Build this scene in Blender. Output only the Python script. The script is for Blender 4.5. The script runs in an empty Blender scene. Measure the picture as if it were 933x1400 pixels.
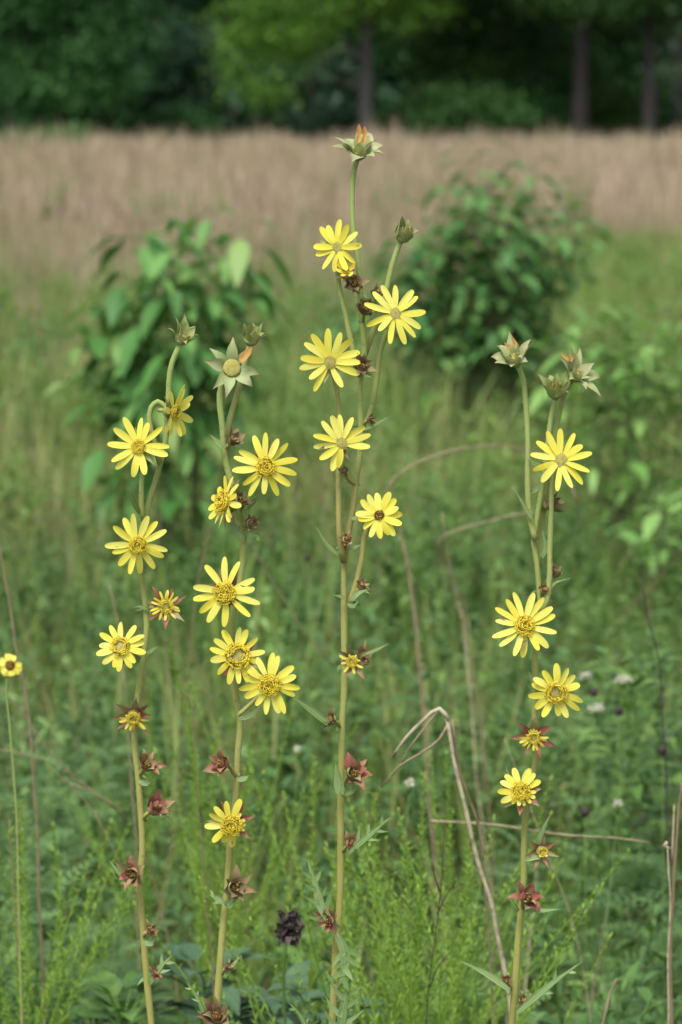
import bpy, math, random
import numpy as np
from mathutils import Vector

random.seed(7)
rng = np.random.default_rng(11)
PI = math.pi
scene = bpy.context.scene
COL = scene.collection

# ------------------------------------------------------------------ camera numbers
CAM_Z = 1.65
FPX = 3811.0                      # focal length in pixels of the 933x1400 photograph
PITCH = math.atan((700 - 172) / FPX)
CS, SN = math.cos(PITCH), math.sin(PITCH)


def W(px, py, Y):
    """point of the photograph at the distance Y in front of the camera (metres, along the ground)"""
    u = (px - 466.5) / FPX
    v = (700 - py) / FPX
    dy = CS + v * SN
    dz = -SN + v * CS
    t = Y / dy
    return Vector((u * t, Y, CAM_Z + dz * t))


def PS(px, py, Y):
    """metres per photograph pixel there"""
    v = (700 - py) / FPX
    return Y / (CS + v * SN) / FPX


def lin(r, g, b):
    def f(c):
        c /= 255.0
        return c / 12.92 if c <= 0.04045 else ((c + 0.055) / 1.055) ** 2.4
    return (f(r), f(g), f(b), 1.0)


# ------------------------------------------------------------------ materials
def nodes_of(name):
    m = bpy.data.materials.new(name)
    m.use_nodes = True
    nt = m.node_tree
    nt.nodes.clear()
    return m, nt, nt.nodes, nt.links


def ramp(nt, stops, fac):
    r = nt.nodes.new('ShaderNodeValToRGB')
    el = r.color_ramp.elements
    while len(el) > 1:
        el.remove(el[-1])
    el[0].position = stops[0][0]
    el[0].color = stops[0][1]
    for p, c in stops[1:]:
        e = el.new(p)
        e.color = c
    nt.links.new(fac, r.inputs[0])
    return r.outputs[0]


def math_n(nt, op, a, b, clamp=False):
    n = nt.nodes.new('ShaderNodeMath')
    n.operation = op
    n.use_clamp = clamp
    for i, x in enumerate((a, b)):
        if isinstance(x, (int, float)):
            n.inputs[i].default_value = x
        else:
            nt.links.new(x, n.inputs[i])
    return n.outputs[0]


def mixc(nt, fac, a, b, mode='MIX'):
    n = nt.nodes.new('ShaderNodeMix')
    n.data_type = 'RGBA'
    n.blend_type = mode
    for i, x in ((0, fac), (6, a), (7, b)):
        if isinstance(x, (int, float, tuple)):
            n.inputs[i].default_value = x
        else:
            nt.links.new(x, n.inputs[i])
    return n.outputs[2]


def noise(nt, scale, detail=3.0, rough=0.55, vec=None, stretch=None):
    g = nt.nodes.new('ShaderNodeNewGeometry')
    v = g.outputs['Position'] if vec is None else vec
    if stretch:
        mp = nt.nodes.new('ShaderNodeMapping')
        mp.inputs['Scale'].default_value = stretch
        nt.links.new(v, mp.inputs['Vector'])
        v = mp.outputs[0]
    n = nt.nodes.new('ShaderNodeTexNoise')
    n.inputs['Scale'].default_value = scale
    n.inputs['Detail'].default_value = detail
    n.inputs['Roughness'].default_value = rough
    nt.links.new(v, n.inputs['Vector'])
    return n.outputs['Fac']


def attr(nt, name):
    a = nt.nodes.new('ShaderNodeAttribute')
    a.attribute_name = name
    return a.outputs['Fac']


def leaf_mat(name, stops, rough=0.5, trans=0.3, spec=0.35, patch=None, patch_scale=0.5,
             tip=None, tip_from=0.6, fine=None, fine_scale=300.0, bump=0.0):
    """stops: colours over the per-leaf random number; patch: second colour in world noise patches"""
    m, nt, N, L = nodes_of(name)
    col = ramp(nt, stops, attr(nt, 'rnd'))
    if patch:
        pf = ramp(nt, [(0.42, (0, 0, 0, 1)), (0.62, (1, 1, 1, 1))], noise(nt, patch_scale, 3))
        col = mixc(nt, math_n(nt, 'MULTIPLY', pf, 0.75), col, patch)
    if tip:
        tf = ramp(nt, [(tip_from, (0, 0, 0, 1)), (1.0, (1, 1, 1, 1))], attr(nt, 'u'))
        wob = ramp(nt, [(0.35, (0, 0, 0, 1)), (0.65, (1, 1, 1, 1))], noise(nt, 90, 3))
        col = mixc(nt, math_n(nt, 'MULTIPLY', tf, math_n(nt, 'ADD', math_n(nt, 'MULTIPLY', wob, 0.6), 0.4)), col, tip)
    if fine:
        ff = ramp(nt, [(0.45, (0, 0, 0, 1)), (0.7, (1, 1, 1, 1))], noise(nt, fine_scale, 4, 0.65))
        col = mixc(nt, ff, col, fine)
    p = N.new('ShaderNodeBsdfPrincipled')
    p.inputs['Roughness'].default_value = rough
    p.inputs['Specular IOR Level'].default_value = spec
    L.new(col, p.inputs['Base Color'])
    if bump:
        b = N.new('ShaderNodeBump')
        b.inputs['Strength'].default_value = bump
        b.inputs['Distance'].default_value = 0.001
        L.new(noise(nt, 900, 3), b.inputs['Height'])
        L.new(b.outputs[0], p.inputs['Normal'])
    out = N.new('ShaderNodeOutputMaterial')
    if trans > 0:
        t = N.new('ShaderNodeBsdfTranslucent')
        L.new(mixc(nt, 1.0, col, (1.0, 1.0, 0.75, 1), 'MULTIPLY'), t.inputs['Color'])
        mx = N.new('ShaderNodeMixShader')
        mx.inputs[0].default_value = trans
        L.new(p.outputs[0], mx.inputs[1])
        L.new(t.outputs[0], mx.inputs[2])
        L.new(mx.outputs[0], out.inputs[0])
    else:
        L.new(p.outputs[0], out.inputs[0])
    return m


M = {}
M['petal'] = leaf_mat('petal yellow', [(0, (0.77, 0.69, 0.08, 1)), (0.5, (0.80, 0.74, 0.12, 1)), (1, (0.83, 0.79, 0.18, 1))],
                      rough=0.55, trans=0.30, spec=0.2)
M['petal_old'] = leaf_mat('petal withering', [(0, (0.78, 0.60, 0.06, 1)), (1, (0.82, 0.70, 0.12, 1))], rough=0.6, trans=0.25, spec=0.2,
                          tip=(0.45, 0.13, 0.03, 1), tip_from=0.55)
M['petal_orange'] = leaf_mat('petal dried orange', [(0, (0.60, 0.42, 0.13, 1)), (1, (0.52, 0.33, 0.10, 1))], rough=0.7, trans=0.15, spec=0.2,
                             tip=(0.30, 0.06, 0.02, 1), tip_from=0.15, fine=(0.45, 0.20, 0.06, 1), fine_scale=160)
M['disc_fresh'] = leaf_mat('disc brown yellow', [(0, (0.42, 0.32, 0.04, 1)), (1, (0.48, 0.38, 0.05, 1))], rough=0.8, trans=0, spec=0.1,
                           fine=(0.50, 0.38, 0.05, 1), fine_scale=520)
M['disc_old'] = leaf_mat('disc olive', [(0, (0.38, 0.35, 0.10, 1)), (1, (0.42, 0.38, 0.13, 1))], rough=0.85, trans=0, spec=0.1,
                         fine=(0.24, 0.22, 0.06, 1), fine_scale=420, bump=0.6)
M['disc_dark'] = leaf_mat('disc dark brown', [(0, (0.05, 0.022, 0.012, 1)), (1, (0.12, 0.06, 0.02, 1))], rough=0.85, trans=0, spec=0.1,
                          fine=(0.2, 0.1, 0.03, 1), fine_scale=700, bump=0.6)
M['stamen'] = leaf_mat('stamen yellow', [(0, (0.70, 0.53, 0.03, 1)), (1, (0.88, 0.74, 0.09, 1))], rough=0.7, trans=0.1, spec=0.1)
M['anther'] = leaf_mat('anther brown', [(0, (0.13, 0.07, 0.015, 1)), (1, (0.26, 0.17, 0.03, 1))], rough=0.8, trans=0, spec=0.1)
M['bract_green'] = leaf_mat('bract green', [(0, (0.22, 0.29, 0.08, 1)), (0.6, (0.34, 0.39, 0.14, 1)), (1, (0.42, 0.40, 0.20, 1))], rough=0.6, trans=0.18, spec=0.25,
                            tip=(0.28, 0.16, 0.10, 1), tip_from=0.7, fine=(0.30, 0.36, 0.15, 1), fine_scale=160, bump=0.3)
M['bract_pale'] = leaf_mat('bract pale green', [(0, (0.30, 0.38, 0.16, 1)), (0.6, (0.38, 0.44, 0.22, 1)), (1, (0.46, 0.44, 0.27, 1))], rough=0.6, trans=0.2, spec=0.25,
                           tip=(0.42, 0.26, 0.18, 1), tip_from=0.55, fine=(0.34, 0.40, 0.17, 1), fine_scale=160, bump=0.3)
M['bract_red'] = leaf_mat('bract maroon', [(0, (0.20, 0.05, 0.05, 1)), (0.45, (0.34, 0.11, 0.09, 1)), (0.75, (0.34, 0.18, 0.11, 1)), (1, (0.30, 0.30, 0.12, 1))],
                          rough=0.6, trans=0.12, spec=0.25, fine=(0.30, 0.26, 0.12, 1), fine_scale=110, bump=0.3)
M['bract_brown'] = leaf_mat('bract dry brown', [(0, (0.16, 0.09, 0.05, 1)), (0.5, (0.27, 0.15, 0.10, 1)), (1, (0.22, 0.21, 0.08, 1))],
                            rough=0.7, trans=0.1, spec=0.2, fine=(0.20, 0.19, 0.08, 1), fine_scale=130, bump=0.3)
M['leaf'] = leaf_mat('stem leaf', [(0, (0.13, 0.23, 0.07, 1)), (1, (0.25, 0.36, 0.15, 1))], rough=0.55, trans=0.2, spec=0.3, bump=0.2)
M['midrib'] = leaf_mat('leaf midrib', [(0, (0.34, 0.40, 0.18, 1)), (1, (0.34, 0.40, 0.18, 1))], rough=0.55, trans=0, spec=0.3)
M['dark_spot'] = leaf_mat('black insect frass', [(0, (0.015, 0.010, 0.008, 1)), (1, (0.03, 0.015, 0.01, 1))], rough=0.5, trans=0, spec=0.4)


def stem_mat():
    m, nt, N, L = nodes_of('flower stalk skin')
    base = ramp(nt, [(0.0, (0.33, 0.24, 0.055, 1)), (0.45, (0.34, 0.285, 0.07, 1)), (0.7, (0.30, 0.32, 0.09, 1)), (1.0, (0.26, 0.35, 0.11, 1))], attr(nt, 'u'))
    f1 = ramp(nt, [(0.45, (0, 0, 0, 1)), (0.75, (1, 1, 1, 1))], noise(nt, 30, 3, stretch=(1, 1, 0.25)))
    c = mixc(nt, math_n(nt, 'MULTIPLY', f1, 0.6), base, (0.20, 0.24, 0.06, 1))
    f4 = ramp(nt, [(0.55, (0, 0, 0, 1)), (0.75, (1, 1, 1, 1))], noise(nt, 14, 4, stretch=(1, 1, 0.35)))
    c = mixc(nt, math_n(nt, 'MULTIPLY', f4, 0.5), c, (0.33, 0.17, 0.07, 1))
    f2 = ramp(nt, [(0.62, (0, 0, 0, 1)), (0.70, (1, 1, 1, 1))], noise(nt, 260, 3))
    c = mixc(nt, math_n(nt, 'MULTIPLY', f2, 0.55), c, (0.22, 0.085, 0.04, 1))
    f3 = ramp(nt, [(0.4, (0, 0, 0, 1)), (0.8, (1, 1, 1, 1))], noise(nt, 500, 3, stretch=(1, 1, 0.08)))
    c = mixc(nt, math_n(nt, 'MULTIPLY', f3, 0.35), c, (0.42, 0.41, 0.20, 1))
    p = N.new('ShaderNodeBsdfPrincipled')
    p.inputs['Roughness'].default_value = 0.6
    p.inputs['Specular IOR Level'].default_value = 0.15
    p.inputs['Subsurface Weight'].default_value = 0.0
    L.new(c, p.inputs['Base Color'])
    b = N.new('ShaderNodeBump')
    b.inputs['Strength'].default_value = 0.35
    b.inputs['Distance'].default_value = 0.0006
    L.new(noise(nt, 900, 2, stretch=(1, 1, 0.15)), b.inputs['Height'])
    L.new(b.outputs[0], p.inputs['Normal'])
    out = N.new('ShaderNodeOutputMaterial')
    L.new(p.outputs[0], out.inputs[0])
    return m


M['stem'] = stem_mat()
M['hair'] = leaf_mat('stalk hairs', [(0, (0.6, 0.6, 0.42, 1)), (1, (0.7, 0.7, 0.5, 1))], rough=0.6, trans=0.3, spec=0.2)


# ------------------------------------------------------------------ mesh builder
class MB:
    def __init__(s):
        s.V, s.F, s.MI, s.R, s.U = [], [], [], [], []

    def add(s, verts, faces, mi=0, rnd=0.5, us=None):
        o = len(s.V)
        s.V.extend([tuple(v) for v in verts])
        s.R.extend([rnd] * len(verts))
        s.U.extend(us if us is not None else [0.5] * len(verts))
        for f in faces:
            s.F.append(tuple(i + o for i in f))
            s.MI.append(mi)

    def tube(s, pts, rads, n=8, mi=0, rnd=0.5, us=None, cap=True):
        pts = [Vector(p) for p in pts]
        k = len(pts)
        if isinstance(rads, (int, float)):
            rads = [rads] * k
        ref = Vector((0.31, 0.77, 0.12)).normalized()
        V, uu = [], []
        e1 = None
        for i in range(k):
            t = (pts[min(i + 1, k - 1)] - pts[max(i - 1, 0)])
            t = t.normalized() if t.length > 1e-9 else Vector((0, 0, 1))
            if e1 is None:
                e1 = t.cross(ref).normalized()
            else:
                e1 = (e1 - t * e1.dot(t))
                e1 = e1.normalized() if e1.length > 1e-6 else t.cross(ref).normalized()
            e2 = t.cross(e1)
            for j in range(n):
                a = 2 * PI * j / n
                V.append(pts[i] + (e1 * math.cos(a) + e2 * math.sin(a)) * rads[i])
                uu.append(us[i] if us else i / (k - 1))
        F = []
        for i in range(k - 1):
            for j in range(n):
                a, b = i * n + j, i * n + (j + 1) % n
                F.append((a, b, b + n, a + n))
        if cap:
            F.append(tuple(range(n))[::-1])
            F.append(tuple((k - 1) * n + j for j in range(n)))
        s.add(V, F, mi, rnd, uu)

    def strip(s, pts, widths, normal, across=2, cup=0.0, groove=0.0, mi=0, rnd=0.5, twist=0.0):
        """leaf or petal: centre line pts, half widths, facing 'normal'"""
        pts = [Vector(p) for p in pts]
        k = len(pts)
        V, uu = [], []
        nrm = Vector(normal).normalized()
        for i in range(k):
            t = (pts[min(i + 1, k - 1)] - pts[max(i - 1, 0)])
            t = t.normalized() if t.length > 1e-9 else Vector((0, 0, 1))
            side = t.cross(nrm)
            if side.length < 1e-5:
                side = t.cross(Vector((0.3, 0.5, 0.8)))
            side.normalize()
            up = side.cross(t).normalized()
            if twist:
                a = twist * i / (k - 1)
                side, up = side * math.cos(a) + up * math.sin(a), up * math.cos(a) - side * math.sin(a)
            for j in range(across):
                x = -1 + 2 * j / (across - 1)
                h = cup * widths[i] * (x * x) + groove * widths[i] * (1 if j % 2 else 0)
                V.append(pts[i] + side * (x * widths[i]) + up * h)
                uu.append(i / (k - 1))
        F = []
        for i in range(k - 1):
            for j in range(across - 1):
                a = i * across + j
                F.append((a, a + 1, a + 1 + across, a + across))
        s.add(V, F, mi, rnd, uu)

    def blob(s, c, r, axis, h=None, n=10, rings=4, mi=0, rnd=0.5, full=False, rough=0.0):
        """dome (or whole spheroid) with its pole along axis"""
        c = Vector(c)
        ax = Vector(axis).normalized()
        e1 = ax.cross(Vector((0.2, 0.3, 0.93)))
        if e1.length < 1e-4:
            e1 = ax.cross(Vector((1, 0, 0)))
        e1.normalize()
        e2 = ax.cross(e1)
        h = r if h is None else h
        V, F = [], []
        a0 = -PI / 2 if full else 0.0
        for i in range(rings):
            ph = a0 + (PI / 2 - a0) * i / rings
            for j in range(n):
                a = 2 * PI * j / n
                q = 1 + random.uniform(-rough, rough)
                V.append(c + (e1 * math.cos(a) + e2 * math.sin(a)) * (r * math.cos(ph) * q) + ax * (h * math.sin(ph) * q))
        V.append(c + ax * h)
        for i in range(rings - 1):
            for j in range(n):
                a, b = i * n + j, i * n + (j + 1) % n
                F.append((a, b, b + n, a + n))
        for j in range(n):
            F.append(((rings - 1) * n + j, (rings - 1) * n + (j + 1) % n, rings * n))
        s.add(V, F, mi, rnd)

    def build(s, name, mats, parent=None, root=None, smooth=True):
        off = Vector(root.location) if root is not None else Vector((0, 0, 0))
        me = bpy.data.meshes.new(name)
        me.from_pydata([(v[0] - off.x, v[1] - off.y, v[2] - off.z) for v in s.V], [], s.F)
        if not isinstance(mats, (list, tuple)):
            mats = [mats]
        for m in mats:
            me.materials.append(m)
        me.polygons.foreach_set('material_index', s.MI)
        me.polygons.foreach_set('use_smooth', [smooth] * len(s.F))
        for nm, dat in (('rnd', s.R), ('u', s.U)):
            a = me.attributes.new(nm, 'FLOAT', 'POINT')
            a.data.foreach_set('value', dat)
        me.update()
        o = bpy.data.objects.new(name, me)
        COL.objects.link(o)
        if parent is not None:
            o.parent = parent
        return o

    def arrays(s):
        return (np.array(s.V, dtype=np.float32), np.array(s.F, dtype=np.int32), np.array(s.MI, dtype=np.int32),
                np.array(s.R, dtype=np.float32), np.array(s.U, dtype=np.float32))


def big_mesh(name, V, F, MI, R, U, mats, parent=None, smooth=True):
    me = bpy.data.meshes.new(name)
    nf = len(F)
    me.vertices.add(len(V))
    me.vertices.foreach_set('co', np.ascontiguousarray(V, dtype=np.float32).ravel())
    me.loops.add(nf * 4)
    me.loops.foreach_set('vertex_index', np.ascontiguousarray(F, dtype=np.int32).ravel())
    me.polygons.add(nf)
    me.polygons.foreach_set('loop_start', np.arange(0, nf * 4, 4, dtype=np.int32))
    me.polygons.foreach_set('material_index', np.ascontiguousarray(MI, dtype=np.int32))
    for m in (mats if isinstance(mats, (list, tuple)) else [mats]):
        me.materials.append(m)
    me.polygons.foreach_set('use_smooth', np.full(nf, smooth))
    for nm, dat in (('rnd', R), ('u', U)):
        a = me.attributes.new(nm, 'FLOAT', 'POINT')
        a.data.foreach_set('value', np.ascontiguousarray(dat, dtype=np.float32))
    me.update(calc_edges=True)
    me.validate()
    o = bpy.data.objects.new(name, me)
    COL.objects.link(o)
    if parent is not None:
        o.parent = parent
    return o


def scatter(name, templates, P, rot, sc, tilt, tdir, which, rnd, mats, zs=None, parent=None, off=(0, 0, 0)):
    """many copies of small templates written into one mesh (only for what nobody could count)"""
    Vs, Fs, Ms, Rs, Us = [], [], [], [], []
    base = 0
    for t, (V, F, MI, R, U) in enumerate(templates):
        idx = np.nonzero(which == t)[0]
        if len(idx) == 0:
            continue
        n = len(idx)
        c, s_ = np.cos(rot[idx]), np.sin(rot[idx])
        x = V[None, :, 0] * c[:, None] - V[None, :, 1] * s_[:, None]
        y = V[None, :, 0] * s_[:, None] + V[None, :, 1] * c[:, None]
        z = np.repeat(V[None, :, 2], n, 0)
        # lean: shear-free tilt about a horizontal axis
        dx, dy = np.cos(tdir[idx])[:, None], np.sin(tdir[idx])[:, None]
        al = x * dx + y * dy
        ct, st = np.cos(tilt[idx])[:, None], np.sin(tilt[idx])[:, None]
        al2 = al * ct + z * st
        z2 = z * ct - al * st
        x = x + (al2 - al) * dx
        y = y + (al2 - al) * dy
        s = sc[idx][:, None]
        zz = s if zs is None else zs[idx][:, None]
        out = np.stack([x * s + P[idx, 0][:, None], y * s + P[idx, 1][:, None], z2 * zz + P[idx, 2][:, None]], -1)
        Vs.append(out.reshape(-1, 3))
        Fs.append((F[None] + (np.arange(n) * len(V))[:, None, None] + base).reshape(-1, 4))
        Ms.append(np.tile(MI, n))
        Rs.append((R[None] * 0.5 + rnd[idx][:, None] * 0.5).reshape(-1))
        Us.append(np.tile(U, n))
        base += n * len(V)
    return big_mesh(name, np.concatenate(Vs) - np.array(off, dtype=np.float32), np.concatenate(Fs), np.concatenate(Ms), np.concatenate(Rs), np.concatenate(Us), mats, parent)


# ------------------------------------------------------------------ naming helpers
def thing(name, label, cat, loc, group=None):
    o = bpy.data.objects.new(name, None)
    o.empty_display_size = 0.1
    o.location = loc
    COL.objects.link(o)
    return tag(o, label, cat, group)


def tag(o, label=None, cat=None, group=None, kind=None):
    if label:
        o['label'] = label
    if cat:
        o['category'] = cat
    if group:
        o['group'] = group
    if kind:
        o['kind'] = kind
    return o


def smooth_path(pts, step=0.01):
    pts = [Vector(p) for p in pts]
    if len(pts) == 2:
        k = max(2, int((pts[1] - pts[0]).length / step))
        return [pts[0].lerp(pts[1], i / k) for i in range(k + 1)]
    out = []
    P = [pts[0] * 2 - pts[1]] + pts + [pts[-1] * 2 - pts[-2]]
    def tan(i):
        a, b = P[i] - P[i - 1], P[i + 1] - P[i]
        d0, d1 = max(a.length, 1e-6), max(b.length, 1e-6)
        return (a / d0 * d1 + b / d1 * d0) / (d0 + d1)
    for i in range(1, len(P) - 2):
        p1, p2 = P[i], P[i + 1]
        d = (p2 - p1).length
        m1, m2 = tan(i) * d, tan(i + 1) * d
        k = max(2, int(d / step))
        for j in range(k):
            t = j / k
            out.append(p1 * (2 * t ** 3 - 3 * t * t + 1) + m1 * (t ** 3 - 2 * t * t + t) + p2 * (3 * t * t - 2 * t ** 3) + m2 * (t ** 3 - t * t))
    out.append(pts[-1])
    return out


# ------------------------------------------------------------------ the flowering stalks
def stalk(name, root, pix, Y, w0, w1, u0=0.0, u1=1.0, hairs=True, ground=False, dY=None):
    """pix: pixel path bottom to top; w0, w1: width in pixels"""
    ys = dY if dY else [0] * len(pix)
    pts = [W(p[0], p[1], Y + ys[i]) for i, p in enumerate(pix)]
    if ground:
        b = Vector(root.location)
        b.z -= 0.03
        d = (pts[0] - pts[1]).normalized()
        pts = [b, b.lerp(pts[0] + d * 0.12, 0.5), pts[0] + d * 0.12] + pts
    path = smooth_path(pts, 0.008)
    k = len(path)
    s = PS(466, 800, Y)
    z0, z1 = path[0].z, path[-1].z
    rad, us = [], []
    ph = random.uniform(0, 6)
    for i, p in enumerate(path):
        t = i / (k - 1)
        rad.append(0.575 * s * (w0 + (w1 - w0) * t) * (1 + 0.04 * math.sin(i * 0.9 + ph) + 0.03 * math.sin(i * 0.37)))
        us.append(u0 + (u1 - u0) * t)
    mb = MB()
    mb.tube(path, rad, 10, 0, 0.5, us)
    if w0 > 10:
        for v_ in range(len(mb.V)):      # faint lengthwise ridges
            if v_ % 10 % 2 == 0:
                c_ = path[v_ // 10]
                mb.V[v_] = tuple(c_ + (Vector(mb.V[v_]) - c_) * 0.93)
    if hairs:
        for i in range(0, k - 1):
            for _ in range(5):
                a = random.uniform(0, 2 * PI)
                q = path[i].lerp(path[i + 1], random.random())
                d = Vector((math.cos(a), math.sin(a), random.uniform(-0.2, 0.5))).normalized()
                r = rad[i] * 0.95
                L = random.uniform(0.0008, 0.0018)
                e = Vector((0, 0, 1)) * 0.00012
                b = q + Vector((d.x, d.y, 0)) * r
                mb.add([b - e, b + e, b + d * L + e * 0.3, b + d * L - e * 0.3], [(0, 1, 2, 3)], 1, random.random())
    o = mb.build(name, [M['stem'], M['hair']], root, root)
    return path


def basis(f):
    f = Vector(f).normalized()
    up = Vector((0, 0, 1))
    if abs(f.z) > 0.95:
        up = Vector((0, 1, 0))
    e1 = up.cross(f).normalized()
    e2 = f.cross(e1)
    return f, e1, e2


def node_leaves(root, A, s, k=2):
    for _ in range(k):
        mb = MB()
        a = random.uniform(-0.5, PI + 0.5)
        d = Vector((math.cos(a), -0.5, math.sin(a) * 0.5 + 0.15)).normalized()
        L = s * random.uniform(9, 19)
        pts = [A + d * L * t + Vector((0, 0, -1)) * L * random.uniform(.2, .6) * t * t for t in (0, .2, .4, .6, .8, 1)]
        w = s * random.uniform(1.8, 3.4)
        mb.strip(pts, [w * q for q in (.9, 1, .9, .65, .4, .04)], (random.uniform(-.5, .5), -1, .6), 5, .35, 0, 0, random.random(), random.uniform(-1, 1))
        mb.build('leaf', [M['leaf'], M['midrib']], root, root)


def bracts(root, parent, c, f, n, R, width, open_, mat, base_r, a0=None, var=0.2, curl=0.0, rag=0.12):
    """open_: 0 cup closed forward, 1 flat, >1 bent back"""
    f, e1, e2 = basis(f)
    a0 = random.uniform(0, 6.28) if a0 is None else a0
    for i in range(n):
        a = a0 + 2 * PI * i / n + random.uniform(-0.16, 0.16)
        r = e1 * math.cos(a) + e2 * math.sin(a)
        L = R * random.uniform(1 - var, 1 + var)
        op = open_ + random.uniform(-rag, rag)
        curl_ = curl + random.uniform(-3, 3) * rag
        th = op * PI / 2
        pts = []
        K = 7
        p = c + r * base_r - f * 0.0006 * (i % 2)
        ang = th * 0.55
        for j in range(K):
            pts.append(p.copy())
            ang2 = ang + (th - ang) * (j / (K - 1)) + curl_ * (j / (K - 1)) ** 2
            p = p + (r * math.sin(ang2) + f * math.cos(ang2)) * (L / (K - 1))
        w = width * random.uniform(0.85 - rag, 1.1 + rag)
        prof = [0.62, 0.95, 1.0, 0.86, 0.58, 0.28, 0.03]
        mb = MB()
        inward = (f * math.sin(th) - r * math.cos(th))
        mb.strip(pts, [w * q for q in prof], inward, 5, 0.22, -0.05, 0, random.random(), random.uniform(-3.5, 3.5) * rag)
        mb.build('bract', mat, parent, root)


def petals(root, parent, c, f, n, rd, R, width, mat, tilt=0.05, a0=None, lenf=None, droop=0.0, tiltf=None, jit=0.10):
    f, e1, e2 = basis(f)
    a0 = random.uniform(0, 6.28) if a0 is None else a0
    for i in range(n):
        a = a0 + 2 * PI * i / n + random.uniform(-jit, jit)
        ad = math.degrees(a) % 360
        if n >= 13 and random.random() < 0.04:
            continue
        L = (R - rd * 0.7) * random.choice((random.uniform(0.92, 1.04), random.uniform(0.92, 1.06), random.uniform(0.78, 0.98)))
        lf = lenf(ad) if lenf else 1.0
        L *= lf
        r = e1 * math.cos(a) + e2 * math.sin(a)
        tl = tilt + random.uniform(-0.14, 0.14)
        if tiltf:
            tl += tiltf(ad)
        cv = droop + random.uniform(-0.22, 0.12)
        side = f.cross(r) * random.uniform(-0.13, 0.13)
        pts = []
        S = [0, .12, .28, .45, .62, .78, .9, .97, 1.0]
        for q in S:
            pts.append(c + r * (rd * 0.7 + L * q * math.cos(tl)) + side * L * q * q + f * (0.0006 + (i % 2) * 0.0009 + L * q * math.sin(tl) + cv * L * q * q))
        w = width * random.uniform(0.85, 1.12) * min(1, lf) ** 0.7
        prof = [.52, .68, .88, .98, 1.0, .93, .72, .48, .12]
        mb = MB()
        mb.strip(pts, [w * x for x in prof], f, 7, random.uniform(-0.05, 0.24), random.choice((-0.09, -0.06, 0.05)), 0, random.random(), random.uniform(-0.7, 0.7))
        mb.build('petal', mat, parent, root)


def disc(root, parent, c, f, r, style):
    f, e1, e2 = basis(f)
    mb = MB()
    base = {'fresh': 0, 'mid': 1, 'old': 1, 'dark': 2}[style]
    dh = {'fresh': .42, 'mid': .34, 'old': .2, 'dark': .3}[style]
    mb.blob(c, r * 0.9, f, r * dh, 20, 6, base, 0.5, rough=0.03)
    golden = 2.39996
    N = int({'fresh': 110, 'mid': 120, 'old': 110, 'dark': 80}[style])
    for i in range(N):
        q = math.sqrt((i + 0.5) / N)
        a = i * golden
        rr = r * q * 0.97
        h = r * dh * math.sqrt(max(0, 1 - (q * 0.98) ** 2))
        d = e1 * math.cos(a) + e2 * math.sin(a)
        p = c + d * rr + f * h * 0.9
        if style == 'mid' and q < 0.42:
            if random.random() < 0.5:
                mb.blob(p, r * 0.055, f, r * 0.05, 5, 2, 1, random.random())
            continue
        if style == 'old':
            mb.blob(p, r * 0.06, f, r * 0.06, 5, 2, 1 if q < 0.85 else 3, random.random())
            continue
        if style == 'dark':
            mb.blob(p, r * 0.07, f, r * 0.12, 5, 2, 2 if random.random() < 0.75 else 3, random.random())
            continue
        outw = d * random.uniform(0.1, 0.7) + f + e1 * random.uniform(-.4, .4) + e2 * random.uniform(-.4, .4)
        outw.normalize()
        L = r * random.uniform(0.22, 0.42)
        if random.random() < 0.24:      # brown anther tube
            mb.tube([p, p + outw * L * 0.8], [r * 0.035, r * 0.05], 4, 4, random.random())
        else:                          # yellow forked style, curled back
            top = p + outw * L
            sd = d.cross(f).normalized() * (1 if i % 2 else -1)
            mb.tube([p, top], [r * 0.035, r * 0.042], 4, 3, random.random())
            for sg in (-1, 1):
                e = top + (sd * sg * 0.8 + f * 0.25).normalized() * L * 0.55
                mb.tube([top, e, e + (sd * sg * 0.5 - f * 0.5) * L * 0.3], [r * 0.04, r * 0.036, r * 0.02], 4, 3, random.random())
    mb.build('disc', [M['disc_fresh'], M['disc_old'], M['disc_dark'], M['stamen'], M['anther']], parent, root)


def head_base(root, name, c, f, rc, att, wpx, s, label=None):
    """green receptacle cup and the short pedicel that carries it"""
    f = Vector(f).normalized()
    mb = MB()
    back = c - f * rc * 1.0
    n, V, F = 14, [], []
    _, e1, e2 = basis(f)
    prof = [(-1.05, 0.18), (-0.9, 0.5), (-0.6, 0.8), (-0.25, 0.95), (-0.03, 0.88), (0.0, 0.5)]
    for h, q in prof:
        for j in range(n):
            a = 2 * PI * j / n
            V.append(c + f * rc * h + (e1 * math.cos(a) + e2 * math.sin(a)) * rc * q)
    for i in range(len(prof) - 1):
        for j in range(n):
            F.append((i * n + j, i * n + (j + 1) % n, (i + 1) * n + (j + 1) % n, (i + 1) * n + j))
    mb.add(V, F, 0, random.random())
    if att is not None:
        mid = (back - f * rc * 0.8)
        path = smooth_path([att, att.lerp(mid, 0.5) + Vector((0, 0, -0.001)), mid, back + f * rc * 0.2], 0.004)
        mb.tube(path, [0.5 * s * wpx] * len(path), 8, 1, 0.5, [0.7] * len(path))
    o = mb.build(name, [M['bract_green'], M['stem']], root, root)
    if label:
        o['label'] = label
    return o


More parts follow.
